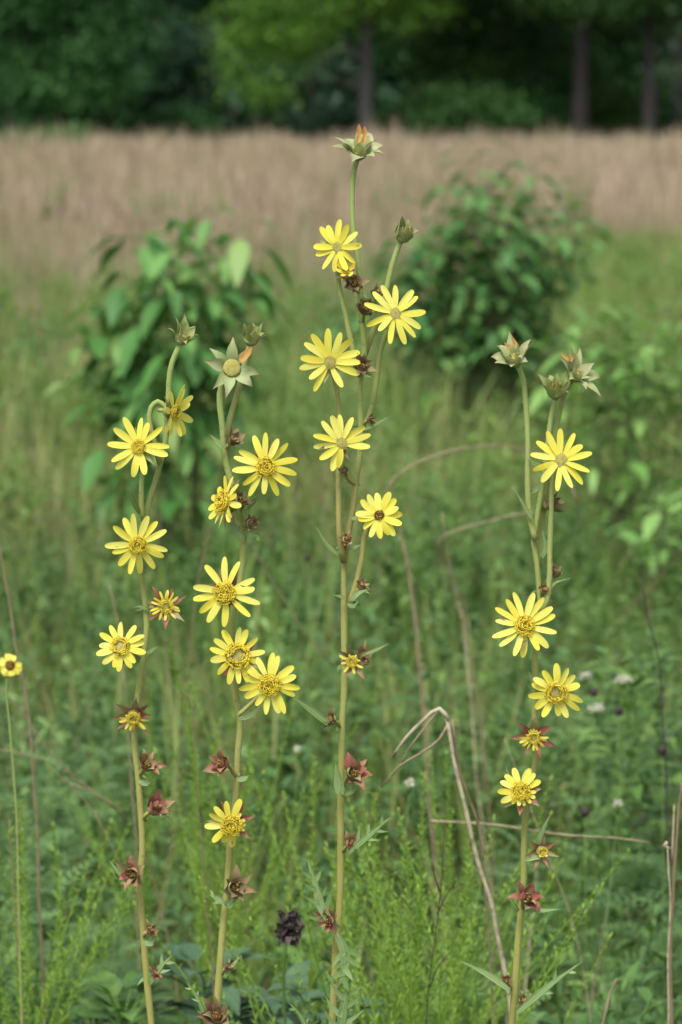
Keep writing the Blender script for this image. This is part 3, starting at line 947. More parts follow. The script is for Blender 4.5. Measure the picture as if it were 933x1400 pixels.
def t_feather(h, n, ll=0.03, lw=0.0028, stemw=0.0016, bare=0.25):
    """upright plume: narrow leaves packed up the stem"""
    mb = MB()
    top = Vector((random.uniform(-.06, .06) * h, random.uniform(-.06, .06) * h, h))
    mid = top * 0.5 + Vector((random.uniform(-.02, .02), random.uniform(-.02, .02), 0))
    mb.tube([Vector((0, 0, 0)), mid, top], [stemw, stemw * 0.8, stemw * 0.4], 4, 0, 0.8, cap=False)
    for i in range(n):
        t = bare + (1 - bare) * (i + random.random()) / n
        p = Vector((0, 0, 0)).lerp(mid, t * 2) if t < 0.5 else mid.lerp(top, t * 2 - 1)
        a = i * 2.4 + random.uniform(-.3, .3)
        L = ll * random.uniform(.6, 1.15) * (1 - 0.6 * max(0, (t - 0.5)) * 2 * 0.8)
        stripe(mb, p, rdir(a, random.uniform(0.35, 1.0)), L, lw, random.uniform(-.15, .3), 2, [0.6, 1, 0.08], (0, 0, 1))
    return mb.arrays()


def t_pinnate(h, nf, fl=0.09, pairs=8, ls=0.013):
    """leafy legume: fronds of paired oblong leaflets"""
    mb = MB()
    top = Vector((random.uniform(-.15, .15) * h, random.uniform(-.15, .15) * h, h))
    mb.tube([Vector((0, 0, 0)), top], [0.002, 0.001], 4, 0, 0.7, cap=False)
    for i in range(nf):
        t = 0.25 + 0.75 * (i + 0.5) / nf
        a = i * 2.4 + random.uniform(-.3, .3)
        d = rdir(a, random.uniform(0.0, 0.7))
        L = fl * random.uniform(.7, 1.15)
        base = top * t
        side = Vector((-math.sin(a), math.cos(a), 0))
        r = random.random()
        for k in range(pairs):
            q = (k + 1) / pairs
            p = base + d * L * q + Vector((0, 0, -0.25 * L * q * q))
            for sg in (-1, 1):
                stripe(mb, p, side * sg + d * 0.35 + Vector((0, 0, random.uniform(-.1, .3))), ls * (1.15 - 0.5 * abs(q - .5)), ls * 0.40, 0.1, 2, [0.5, 1, 0.35], (0, 0, 1), r)
    return mb.arrays()


def t_broad(n, L, w, el=(0.2, 0.9), pet=0.1):
    mb = MB()
    for i in range(n):
        a = i * 2.4 + random.uniform(-.4, .4)
        e = random.uniform(*el)
        d = rdir(a, e + 0.35)
        p = d * pet * random.uniform(.6, 1.3)
        mb.tube([Vector((0, 0, 0)), p], [0.002, 0.0015], 4, 0, 0.7, cap=False)
        stripe(mb, p, rdir(a, e), L * random.uniform(.7, 1.1), w * random.uniform(.8, 1.1), random.uniform(.15, .6), 6,
               [0.3, 0.85, 1.0, 0.92, 0.68, 0.36, 0.03], (0, 0, 1), None, 0, 5, 0.22)
    return mb.arrays()


def t_seedgrass(h, n, segs=3):
    k_ = 0.5 if h < 1 else 1.0
    """tall tawny grass: stiff stems ending in loose seed plumes, narrow leaves below"""
    mb = MB()
    for _ in range(n):
        a = random.uniform(0, 6.28)
        d = rdir(a, random.uniform(1.3, 1.54))
        L = h * random.uniform(.75, 1.1)
        side = Vector((-math.sin(a + 1), math.cos(a + 1), 0))
        p = Vector((random.uniform(-.1, .1), random.uniform(-.1, .1), 0))
        stripe(mb, p, d, L, 0.009 * k_, 0.06, 4, [1, .8, .7, 1.7, 0.3], d.cross(side), None, 0)
    for _ in range(n):
        a = random.uniform(0, 6.28)
        d = rdir(a, random.uniform(0.9, 1.4))
        side = Vector((-math.sin(a), math.cos(a), 0))
        stripe(mb, (random.uniform(-.1, .1), random.uniform(-.1, .1), 0), d, h * random.uniform(.4, .75), 0.010 * k_, 0.35, 3, [.9, 1, .7, .08], d.cross(side), None, 0)
    return mb.arrays()


def place(y0, y1, dens, marg=1.0, marg2=None, bias=0.0):
    """random points over the wedge of ground the camera looks over, plus a margin each side"""
    marg2 = marg if marg2 is None else marg2
    wmax = 0.135 * y1 + max(marg, marg2)
    n = int(dens * (y1 - y0) * 2 * wmax)
    y = rng.uniform(y0, y1, n)
    x = rng.uniform(-wmax, wmax, n)
    keep = np.abs(x) < 0.135 * y + marg + (marg2 - marg) * (y - y0) / (y1 - y0)
    x, y = x[keep], y[keep]
    return x, y


def vnoise(x, y, sc, seed=0.0):
    """cheap smooth patchiness in 0..1"""
    a = np.sin(x * 1.7 / sc + seed) + np.sin(y * 1.3 / sc + 2.1 * seed + 1) + np.sin((x + y) * 0.9 / sc + seed * .7) + np.sin((x * .6 - y * 1.1) / sc * 1.9 + seed * 1.3)
    return a / 8 + 0.5


def sc_field(name, temps, y0, y1, dens, mats, smin=0.8, smax=1.2, marg=1.0, marg2=None, tilt=0.15, keepf=None, hscale=None, weights=None):
    x, y = place(y0, y1, dens, marg, marg2)
    if keepf is not None:
        k = rng.random(len(x)) < keepf(x, y)
        x, y = x[k], y[k]
    n = len(x)
    P = np.stack([x, y, np.full(n, -0.005)], -1).astype(np.float32)
    sc = rng.uniform(smin, smax, n)
    if hscale is not None:
        sc = sc * hscale(x, y)
    which = rng.choice(len(temps), n, p=weights)
    return scatter(name, temps, P, rng.uniform(0, 2 * PI, n), sc.astype(np.float32), np.abs(rng.normal(0, tilt, n)), rng.uniform(0, 2 * PI, n), which, rng.random(n).astype(np.float32), mats)


G = {}
G['grass'] = leaf_mat('meadow grass', [(0, (0.05, 0.12, 0.02, 1)), (0.4, (0.11, 0.235, 0.04, 1)), (0.7, (0.18, 0.33, 0.07, 1)), (0.9, (0.26, 0.36, 0.11, 1)), (1, (0.42, 0.36, 0.18, 1))],
                      rough=0.5, trans=0.35, spec=0.25, patch=(0.31, 0.34, 0.12, 1), patch_scale=0.9)
G['near'] = leaf_mat('near leafy weeds', [(0, (0.035, 0.09, 0.02, 1)), (0.35, (0.085, 0.18, 0.035, 1)), (0.7, (0.165, 0.30, 0.065, 1)), (0.93, (0.28, 0.41, 0.14, 1)), (1, (0.45, 0.43, 0.12, 1))],
                     rough=0.42, trans=0.26, spec=0.35, patch=(0.075, 0.17, 0.055, 1), patch_scale=2.2)
G['straw'] = leaf_mat('olive meadow grass', [(0, (0.09, 0.17, 0.035, 1)), (0.35, (0.17, 0.28, 0.06, 1)), (0.7, (0.26, 0.38, 0.10, 1)), (0.88, (0.37, 0.43, 0.16, 1)), (1, (0.50, 0.41, 0.25, 1))],
                      rough=0.6, trans=0.35, spec=0.15, patch=(0.38, 0.38, 0.17, 1), patch_scale=1.1)
G['herb'] = leaf_mat('meadow herbs', [(0, (0.06, 0.135, 0.025, 1)), (0.4, (0.14, 0.25, 0.045, 1)), (0.75, (0.22, 0.355, 0.075, 1)), (1, (0.38, 0.48, 0.17, 1))],
                     rough=0.45, trans=0.32, spec=0.3, patch=(0.13, 0.24, 0.065, 1), patch_scale=1.4)
G['feather'] = leaf_mat('feathery weeds', [(0, (0.15, 0.28, 0.035, 1)), (1, (0.32, 0.48, 0.08, 1))], rough=0.5, trans=0.35, spec=0.25)
G['pinnate'] = leaf_mat('legume leaflets', [(0, (0.065, 0.15, 0.045, 1)), (1, (0.17, 0.30, 0.10, 1))], rough=0.45, trans=0.3, spec=0.35)
G['broad'] = leaf_mat('broad leaves', [(0, (0.075, 0.17, 0.035, 1)), (1, (0.18, 0.31, 0.07, 1))], rough=0.45, trans=0.25, spec=0.35, bump=0.2, fine=(0.05, 0.12, 0.035, 1), fine_scale=60)
G['sage'] = leaf_mat('sage leaves', [(0, (0.045, 0.105, 0.05, 1)), (1, (0.11, 0.20, 0.10, 1))], rough=0.55, trans=0.2, bump=0.3, fine=(0.05, 0.10, 0.045, 1), fine_scale=50)
G['dry'] = leaf_mat('dry stalks', [(0, (0.16, 0.11, 0.065, 1)), (0.5, (0.30, 0.245, 0.145, 1)), (1, (0.50, 0.45, 0.31, 1))], rough=0.75, trans=0.1, spec=0.15, fine=(0.18, 0.13, 0.09, 1), fine_scale=60)
G['tawny'] = leaf_mat('tawny tall grass', [(0, (0.14, 0.10, 0.065, 1)), (0.3, (0.30, 0.22, 0.16, 1)), (0.65, (0.52, 0.40, 0.30, 1)), (0.9, (0.64, 0.52, 0.41, 1)), (1, (0.20, 0.25, 0.09, 1))],
                      rough=0.7, trans=0.15, spec=0.1, patch=(0.27, 0.25, 0.13, 1), patch_scale=0.45)
G['dark'] = leaf_mat('blackened leaves', [(0, (0.012, 0.010, 0.012, 1)), (1, (0.07, 0.05, 0.045, 1))], rough=0.7, trans=0.0, spec=0.3)
G['white'] = leaf_mat('white flowerets', [(0, (0.30, 0.30, 0.20, 1)), (1, (0.62, 0.61, 0.52, 1))], rough=0.7, trans=0.2, spec=0.1)

# ground sheet: one surface to the horizon, rising gently behind the wood
def ground():
    mb = MB()
    xs = [-400, -150, -60, -30, -15, -8, -4, 0, 4, 8, 15, 30, 60, 150, 400]
    ys = [-60, -20, -5, 0, 3, 6, 10, 15, 22, 30, 45, 60, 80, 100, 120, 150, 200, 300, 500]
    V, F = [], []
    for y in ys:
        for x in xs:
            z = 0.0
            if y > 120:
                z = (y - 120) * 0.10
            V.append((x, y, z))
    nx = len(xs)
    for j in range(len(ys) - 1):
        for i in range(nx - 1):
            a = j * nx + i
            F.append((a, a + 1, a + 1 + nx, a + nx))
    mb.add(V, F)
    m, nt, N, L = nodes_of('meadow soil and thatch')
    c = ramp(nt, [(0.3, (0.035, 0.045, 0.018, 1)), (0.5, (0.07, 0.085, 0.03, 1)), (0.7, (0.13, 0.10, 0.055, 1))], noise(nt, 3.0, 8, 0.7))
    p = N.new('ShaderNodeBsdfPrincipled')
    p.inputs['Roughness'].default_value = 0.95
    p.inputs['Specular IOR Level'].default_value = 0.1
    L.new(c, p.inputs['Base Color'])
    b = N.new('ShaderNodeBump')
    b.inputs['Strength'].default_value = 0.8
    b.inputs['Distance'].default_value = 0.03
    L.new(noise(nt, 30, 6), b.inputs['Height'])
    L.new(b.outputs[0], p.inputs['Normal'])
    o = N.new('ShaderNodeOutputMaterial')
    L.new(p.outputs[0], o.inputs[0])
    g = mb.build('ground', m)
    tag(g, kind='structure')


ground()

def tawny_line(x, y):
    """1 where the field is tall tawny grass (far), 0 where it is green"""
    edge = 15 + 14 * np.clip((x / np.maximum(y, 1) - 0.03) / 0.06, 0, 1) + 16 * (vnoise(x, y, 0.9, 3.0) - .5)
    return np.clip((y - edge) / 24.0, 0, 1)


hv = lambda x, y: 0.60 + 0.50 * vnoise(x, y, 0.45, 1.2) + 0.28 * vnoise(x, y, 0.13, 4.2)
TG = [t_grass(12, 0.50, 0.0055, 0.06, 5, 1.0) for _ in range(6)]
TGm = [t_grass(10, 0.50, 0.008, 0.10, 4, 0.9) for _ in range(5)]
TH = [t_herb(random.uniform(.34, .54), 20, random.uniform(.05, .10), random.uniform(.012, .034), el0=random.uniform(.2, .7), branches=2) for _ in range(9)]
THm = [t_herb(random.uniform(.35, .58), 18, random.uniform(.08, .12), random.uniform(.022, .045), segs=3, across=2, branches=2) for _ in range(4)]
TF = [t_feather(random.uniform(.4, .6), 120) for _ in range(4)]
TFm = [t_feather(random.uniform(.4, .6), 60, 0.035, 0.004) for _ in range(3)]
TP = [t_pinnate(random.uniform(.3, .45), 16) for _ in range(4)]
TB = [t_broad(7, 0.10, 0.05) for _ in range(3)]
TD = [t_grass(3, 0.62, 0.0038, 0.06, 5, 1.1) for _ in range(4)]
TS = [t_seedgrass(0.55, 5) for _ in range(4)]
TT = [t_seedgrass(1.15, 7) for _ in range(6)]

o = sc_field('meadow_grass', TG, 2.9, 9.5, 62, G['grass'], 0.55, 1.15, 0.7, 1.1, 0.5, hscale=hv)
tag(o, 'fine green grass blades filling the near meadow behind the flower stalks', 'grass', kind='stuff')
o = sc_field('meadow_grass', TGm, 9.5, 38, 28, G['straw'], 0.65, 1.1, 1.1, 2.0, 0.38, hscale=hv)
tag(o, 'pale olive grass of the middle meadow running back to the tawny field', 'grass', kind='stuff')
o = sc_field('straw_grass', TS, 5.0, 38, 10, G['straw'], 0.75, 1.2, 0.9, 2.0, 0.2, hscale=hv)
tag(o, 'wispy straw-coloured grass seed stems standing over the green meadow', 'grass', kind='stuff')
o = sc_field('low_grass', TG, -1.5, 2.9, 30, G['grass'], 0.35, 0.6, 1.0, 1.2, 0.3, keepf=lambda x, y: np.where(np.hypot(x, y) < 0.5, 0, 1))
tag(o, 'short grass around the feet of the flower stalks', 'grass', kind='stuff')
o = sc_field('leafy_ground_cover', TH, 3.1, 9.5, 82, G['near'], 0.6, 1.2, 0.7, 1.0, 0.2, keepf=lambda x, y: 0.35 + 0.65 * vnoise(x, y, .5, 5), hscale=hv)
tag(o, 'mixed small leafy weeds among the near grass', 'weeds', kind='stuff')
o = sc_field('leafy_ground_cover', THm, 9.5, 34, 34, G['herb'], 0.7, 1.25, 1.0, 2.0, 0.2, keepf=lambda x, y: vnoise(x, y, 1.2, 8))
tag(o, 'mixed leafy weeds scattered through the middle meadow', 'weeds', kind='stuff')
o = sc_field('feathery_ground_cover', TF, 3.2, 8, 7, G['feather'], 0.6, 1.05, 0.6, 0.8, 0.18, keepf=lambda x, y: np.clip(vnoise(x, y, .4, 2) * 2 - .6, 0, 1))
tag(o, 'pale feathery weeds mixed into the near grass', 'weeds', kind='stuff')
o = sc_field('legume_ground_cover', TP, 3.2, 6.5, 75, G['pinnate'], 0.8, 1.25, 0.6, 0.8, 0.25,
             keepf=lambda x, y: np.clip((np.abs(x / y + 0.0) - 0.045) / 0.03, 0.08, 1) * np.clip(vnoise(x, y, .35, 4) * 2.2 - .4, 0, 1))
tag(o, 'bluish legume leaflets low in the corners of the near meadow', 'weeds', kind='stuff')
o = sc_field('dead_grass', TD, 3.1, 26, 9, G['dry'], 0.7, 1.3, 0.6, 1.0, 0.35)
tag(o, 'thin dead grass stems tangled in the green meadow', 'dead grass', kind='stuff')
o = sc_field('dead_grass', TD, 3.1, 6.5, 16, G['dry'], 0.6, 1.0, 0.5, 0.8, 0.7)
tag(o, 'bent dead straws lying across the near weeds', 'dead grass', kind='stuff')
o = sc_field('tall_tawny_grass', TT, 12, 46, 22, G['tawny'], 0.72, 1.15, 1.5, 2.5, 0.12, keepf=lambda x, y: tawny_line(x, y) ** 1.1, hscale=lambda x, y: (0.5 + 0.5 * np.clip((y - 15) / 22, 0, 1)) * (0.8 + 0.35 * vnoise(x, y, 1.1, 2)))
tag(o, 'tall pinkish tan grass, the nearer part of the field before the wood', 'tall grass', kind='stuff')
o = sc_field('tall_tawny_grass', TT, 46, 88, 9, G['tawny'], 0.8, 1.35, 2.5, 4.0, 0.12, hscale=lambda x, y: 0.62 + 0.55 * vnoise(x, y * .4, 0.8, 6) + 0.18 * vnoise(x, y, .3, 2))
tag(o, 'tall pinkish tan grass, the far part of the field under the trees', 'tall grass', kind='stuff')
o = sc_field('far_green_weeds', THm, 30, 86, 2.0, G['herb'], 1.6, 2.6, 2.0, 4.0, 0.15, keepf=lambda x, y: np.clip(vnoise(x, y, 3, 8) * 2.2 - .9, 0, 1))
tag(o, 'green weeds showing through the tall tan grass', 'weeds', kind='stuff')

# ------------------------------------------------------------------ single weeds that stand out
def single(name, label, cat, temp, px, py, Y, mats, partname='foliage', group=None, sway=0.0, rnd=0.5):
    """a template plant on its own: its tip stands where the photograph shows it, its foot on the ground"""
    V, F, MI, R, U = temp
    tip = W(px, py, Y)
    hz = float(V[:, 2].max())
    s = tip.z / hz
    top = V[np.argmax(V[:, 2])]
    root = thing(name, label, cat, (tip.x - top[0] * 1.0 - sway, Y, 0), group)
    Z = V.copy()
    t = Z[:, 2] / hz
    Z[:, 2] *= s
    Z[:, 0] += sway * t ** 1.5
    big_mesh(partname, Z, F, MI, R * 0.6 + 0.4 * rnd, U, mats, root)
    return root


G_F = 'pale feathery weeds standing clear of the grass'
feats = [(512, 1085, 3.45, 'pale feathery weed just right of the middle stalk, left one of its clump', .0),
         (548, 1140, 3.30, 'feathery weed under the broken pale stalk, bushiest of its clump', .02),
         (585, 1052, 3.60, 'feathery weed rising highest inside the angle of the broken pale stalk', .03),
         (612, 1030, 3.75, 'thin feathery weed tucked against the falling leg of the broken stalk', .0),
         (640, 1120, 3.40, 'feathery weed to the right of the broken stalk, beside the lying stick', .02),
         (498, 1190, 3.20, 'short yellowish feathery weed close beside the middle stalk near the bottom', .0),
         (536, 1212, 3.15, 'low feathery weed at the bottom of the frame right of the middle stalk', -.02),
         (584, 1190, 3.20, 'low feathery weed between the middle stalk and the dark wiry stem', .02),
         (225, 872, 4.1, 'slender feathery weed rising between the two left-hand stalks, leaning left', -.10),
         (262, 935, 3.9, 'feathery weed between the two left-hand stalks, upright and in front', -.05),
         (292, 985, 3.8, 'feathery weed just left of the second stalk below its paired flowers', .03),
         (206, 925, 4.3, 'pale feathery weed right behind the first stalk', -.04),
         (424, 1040, 3.8, 'pale feathery weed left of the middle stalk at the height of its clasping leaf', .0),
         (38, 1085, 3.7, 'yellow-tipped feathery weed near the left edge below the small daisy', .02),
         (78, 1120, 3.6, 'yellow-tipped feathery weed near the left edge, to the right of its neighbour', -.02),
         (14, 1140, 3.5, 'yellow-tipped feathery weed cut by the left edge', .0)]
for i, (px, py, Y, lab, sw) in enumerate(feats):
    hgt = W(px, py, Y).z
    mbs = MB()
    T = t_feather(hgt, int(hgt * 420), random.uniform(.018, .025), 0.0030, 0.0018, 0.2)
    parts = [T]
    # side plumes
    Vb, Fb, Mb_, Rb, Ub = [T[0]], [T[1]], [T[2]], [T[3]], [T[4]]
    off = len(T[0])
    nb = 14 if 1050 < py and 480 < px < 660 else 8
    for _ in range(nb):
        t2 = t_feather(hgt * random.uniform(.25, .5), 75, 0.015, 0.0028, 0.0012, 0.1)
        v = t2[0].copy()
        a = random.uniform(0, 6.28)
        tl = random.uniform(.25, .6)
        v[:, 0] += v[:, 2] * math.cos(a) * math.tan(tl)
        v[:, 1] += v[:, 2] * math.sin(a) * math.tan(tl)
        v[:, 2] = v[:, 2] + hgt * random.uniform(.35, .68)
        m_ = v[:, 2].max()
        if m_ > hgt * 0.97:
            v[:, 2] -= m_ - hgt * 0.97
        Vb.append(v); Fb.append(t2[1] + off); Mb_.append(t2[2]); Rb.append(t2[3]); Ub.append(t2[4])
        off += len(v)
    T = tuple(np.concatenate(q) for q in (Vb, Fb, Mb_, Rb, Ub))
    single('feathery_weed', lab, 'weed', T, px, py, Y, G['feather'], 'foliage', G_F, sw, random.random())

G_B = 'broad-leaved weeds low in the meadow'
broads = [(128, 1335, 3.5, 'bright spade-shaped leaves at the bottom left, left of the first stalk', 'broad', .075, .034),
          (40, 1290, 3.7, 'bluish-green broad leaves low at the bottom left corner', 'broad', .07, .028),
          (180, 1345, 3.6, 'pointed green leaves at the bottom edge touching the first stalk', 'broad', .08, .03),
          (345, 1300, 3.5, 'dull sage broad leaves between the second stalk and the black seed clump', 'sage', .08, .034),
          (425, 1325, 3.5, 'dull sage broad leaves under the black seed clump', 'sage', .08, .032),
          (385, 1340, 3.3, 'sage leaves at the bottom edge left of the middle stalk', 'sage', .075, .03),
          (845, 868, 4.9, 'pale green leafy sprig in the right-hand meadow above the white flower clusters', 'broad', .07, .028),
          (868, 905, 4.7, 'fresh leafy sprig close to the right edge beside the white flower clusters', 'broad', .07, .028),
          (815, 890, 5.2, 'leafy sprig right of the right-hand stalk, a little behind its neighbours', 'broad', .07, .026)]
for (px, py, Y, lab, mk_, L_, w_) in broads:
    z = W(px, py, Y).z
    Vb, Fb, Mb_, Rb, Ub = [], [], [], [], []
    off = 0
    mb = MB()
    mb.tube([Vector((0, 0, 0)), Vector((0.01, 0, z * 0.9))], [0.0018, 0.001], 5, 0, 0.8, cap=False)
    q = mb.arrays()
    Vb.append(q[0]); Fb.append(q[1]); Mb_.append(q[2]); Rb.append(q[3]); Ub.append(q[4]); off += len(q[0])
    tiers = 5 if L_ > 0.09 else 8
    for k in range(tiers):
        t2 = t_broad(6 if L_ > .09 else 5, L_ * (1 - 0.2 * k / tiers), w_, (0.1, 0.8), 0.04)
        v = t2[0].copy()
        v[:, 2] += z * (0.55 + 0.42 * k / tiers) - (0.02 if k == tiers - 1 else 0)
        Vb.append(v); Fb.append(t2[1] + off); Mb_.append(t2[2]); Rb.append(t2[3]); Ub.append(t2[4]); off += len(v)
    T = tuple(np.concatenate(qq) for qq in (Vb, Fb, Mb_, Rb, Ub))
    single('broad_leaved_weed', lab, 'weed', T, px, py, Y, G[mk_], 'foliage', G_B, 0, random.random())


def dead_stalk(name, label, pix, Y, w, mat='dry', dY=None, ground=True, rnd=0.8, wts=None, extra=None, cat='dead stalk', group=None):
    """dry stem through the pixels given, first one lowest; grows from the ground"""
    ys = dY if dY else [0] * len(pix)
    pts = [W(p[0], p[1], Y + ys[i]) for i, p in enumerate(pix)]
    if ground:
        g = pts[0].copy()
        d = (pts[0] - pts[1])
        g.x += d.x * (pts[0].z / max(abs(d.z), 0.05)) * 0.4 if abs(d.z) > 0.02 else 0
        g.z = -0.02
        pts = [g, pts[0].lerp(g, 0.5)] + pts
    pts = pts[:1] + smooth_path(pts[1:] if ground else pts, 0.06)
    pts = pts[:2] + [q + Vector((random.gauss(0, .0012), random.gauss(0, .001), random.gauss(0, .0012))) for q in pts[2:-1]] + pts[-1:]
    root_loc = pts[0].copy()
    root_loc.z = max(root_loc.z, 0)
    mb = MB()
    path = smooth_path(pts, 0.03)
    s = PS(466, 900, Y)
    k = len(path)
    rad = [(0.5 if w > 5 else 0.38) * w * s * (1.0 - 0.45 * i / k) * (1 + 0.12 * math.sin(i * 2.1)) for i in range(k)]
    mb.tube(path, rad, 6, 0, rnd)
    if extra:
        for e in extra:
            pth = smooth_path([W(p[0], p[1], Y + p[2]) for p in e[0]], 0.02)
            mb.tube(pth, [0.5 * e[1] * s * (1 - 0.6 * i / len(pth)) for i in range(len(pth))], 5, 0, e[2])
    class R_: location = root_loc
    o = mb.build(name, G[mat], None, R_)
    o.location = root_loc
    return tag(o, label, cat, group)


G_D = 'dead stalks and twigs in the meadow'
dead_stalk('dead_stalk', 'pale dry stalk snapped over in a sharp peak right of the middle stalk', [(690, 1330), (671, 1228), (646, 1150), (627, 1070), (612, 990), (609, 976)], 3.05, 9, rnd=0.95, dY=[.0, 0, 0, 0, 0, 0], group=G_D,
           extra=[([(614, 985, 0), (601, 969, 0), (580, 984, 0), (556, 1008, 0.0), (537, 1035, 0.01)], 7.5, .95), ([(613, 990, 0), (600, 1012, 0), (575, 1030, 0), (548, 1046, 0), (522, 1076, 0.01)], 5, .55),
                  ([(618, 984, 0.01), (630, 1060, .02), (655, 1130, .03), (662, 1200, .04), (668, 1280, .05), (676, 1420, .06), (680, 1600, .06)], 4.5, .45), ([(601, 969, 0), (585, 990, 0), (560, 1022, 0), (545, 1050, 0.01)], 3.5, .6)])
dead_stalk('dead_stick', 'straight pale stick lying level across the weeds behind the right-hand stalk', [(590, 1122), (680, 1130), (780, 1141), (890, 1152)], 3.35, 4.6, ground=False, rnd=0.65, dY=[0.05, 0.02, 0, 0], group=G_D, cat='stick')
dead_stalk('dead_stalk', 'thick grey-brown stalk standing upright near the bottom right edge', [(919, 1420), (918, 1330), (921, 1230), (926, 1140), (934, 1070)], 3.2, 7, rnd=0.3, group=G_D)
dead_stalk('dead_stalk', 'silvery broken stalk beside the grey-brown one at the bottom right', [(915, 1300), (916, 1220), (914, 1170), (911, 1150)], 3.15, 5, rnd=1.0, group=G_D,
           extra=[([(913, 1152, 0), (908, 1155, 0), (917, 1160, 0)], 5, 1.0), ([(919, 1180, 0), (921, 1130, 0), (922, 1100, 0)], 4, .9)])
dead_stalk('dead_stalk', 'short dark broken stub at the bottom edge towards the right', [(818, 1430), (830, 1380), (844, 1338)], 3.1, 6, rnd=0.55, group=G_D)
dead_stalk('wiry_stem', 'dark wiry stem rising between the middle stalk and the broken pale stalk', [(583, 1420), (590, 1330), (602, 1230), (607, 1140)], 3.05, 3, 'dark', group=G_D,
           extra=[([(598, 1250, 0), (610, 1225, 0), (628, 1200, 0.02)], 2, .3), ([(602, 1220, 0), (594, 1195, 0), (592, 1180, 0.0)], 2, .3), ([(588, 1350, 0), (600, 1320, 0), (618, 1300, 0)], 2, .3)])
dead_stalk('dead_stalk', 'reddish thin upright stem just left of the second stalk', [(291, 1360), (284, 1250), (277, 1150), (268, 1040), (262, 950)], 3.1, 3.6, rnd=0.15, group=G_D)
dead_stalk('dead_stalk', 'long brown stem leaning up the left edge past the small daisy', [(48, 1090), (40, 980), (22, 880), (8, 790), (-4, 730)], 3.6, 5.5, rnd=0.35, group=G_D)
dead_stalk('dead_stalk', 'brown stem slanting across the left meadow from beside the daisy stalk', [(186, 1140), (130, 1085), (80, 1040), (20, 960), (-10, 930)], 3.9, 4.5, rnd=0.35, dY=[0.1, 0, 0, 0, 0], group=G_D)
dead_stalk('dead_stalk', 'thin greyish twig branching in the tangle left of the first stalk', [(150, 1150), (95, 1070), (60, 1040), (40, 1000)], 3.8, 3, rnd=0.5, group=G_D,
           extra=[([(95, 1070, 0), (130, 1085, 0), (175, 1110, 0)], 2, .5), ([(60, 1040, 0), (30, 1030, 0), (0, 1025, 0)], 2.4, .5)])
dead_stalk('dead_stalk', 'brown upright stem near the left edge at the bottom', [(34, 1400), (24, 1280), (18, 1190), (14, 1120)], 3.5, 4, rnd=0.3, group=G_D)
dead_stalk('dead_stalk', 'thin twig bowing over in an arch between the middle and right-hand stalks', [(545, 720), (530, 668), (570, 632), (640, 613), (710, 612), (770, 640), (790, 690)], 4.6, 5.5, rnd=0.5, dY=[0, 0, 0, 0, .05, .1, .1], group=G_D)
dead_stalk('dead_stalk', 'pale thin twig slanting below the arched one, left of the right-hand stalk', [(612, 760), (600, 738), (650, 718), (700, 704), (740, 700)], 4.7, 4, rnd=0.85, dY=[0.05, 0, 0, 0, 0], group=G_D)
dead_stalk('dead_stalk', 'dark curved stem between the right-hand stalk and the right edge', [(905, 950), (900, 905), (888, 850), (875, 790)], 3.9, 4.5, 'dark', group=G_D)
dead_stalk('dead_stalk', 'faint brown stem standing behind the gap between middle and right-hand stalks', [(660, 1000), (645, 900), (622, 820), (605, 700)], 4.4, 4, rnd=0.35, group=G_D)
dead_stalk('dead_stalk', 'thin tan stem running up from the lower end of the broken stalk', [(790, 1290), (760, 1200), (735, 1130), (690, 1010)], 3.6, 3, rnd=0.7, group=G_D)
dead_stalk('dead_stalk', 'slanting twig crossing behind the small withered flower left of centre', [(330, 720), (370, 790), (395, 830), (455, 910)], 4.2, 4, rnd=0.2, group=G_D)
dead_stalk('dead_stalk', 'pinkish dry stem standing between the first and second stalks', [(182, 1090), (176, 1000), (168, 900), (150, 800)], 3.9, 5, rnd=0.45, group=G_D)

# black shrivelled seed clump
r_ = thing('blackened_seed_clump', 'shrivelled black seed clump on a pale stem left of the middle stalk near the bottom', 'seed head', (W(392, 1400, 3.1).x, 3.1, 0))
mb = MB()
p = smooth_path([Vector((r_.location.x, 3.1, -0.02)), W(390, 1400, 3.1), W(388, 1330, 3.1), W(392, 1285, 3.1)], 0.02)
mb.tube(p, 0.0018, 6, 0, 0.2)
mb.build('stem', G['herb'], r_, r_)
mb = MB()
for i in range(34):
    a = random.uniform(0, 6.28)
    c = W(396 + random.gauss(0, 5), 1266 + random.gauss(0, 9), 3.1 + random.gauss(0, 0.006))
    stripe(mb, c, rdir(a, random.uniform(-1.2, .9)), random.uniform(.008, .015), random.uniform(.009, .013), random.uniform(-.3, .5), 3, [.5, 1, .8, .1], (random.uniform(-1, 1), -1, random.uniform(-1, 1)), None, 0, 3, .6)
for i in range(90):
    a = random.uniform(0, 6.28)
    c = W(396 + random.gauss(0, 5), 1267 + random.gauss(0, 9), 3.1 + random.gauss(0, 0.005))
    stripe(mb, c, rdir(a, random.uniform(-1.3, 1.0)), random.uniform(.004, .011), random.uniform(.003, .008), random.uniform(-.8, .8), 3, [.7, 1, .9, .3], (random.uniform(-1, 1), -1, random.uniform(-1, 1)), None, 0, 3, random.uniform(.3, 1))
mb.build('dead_petal_mass', G['dark'], r_, r_)

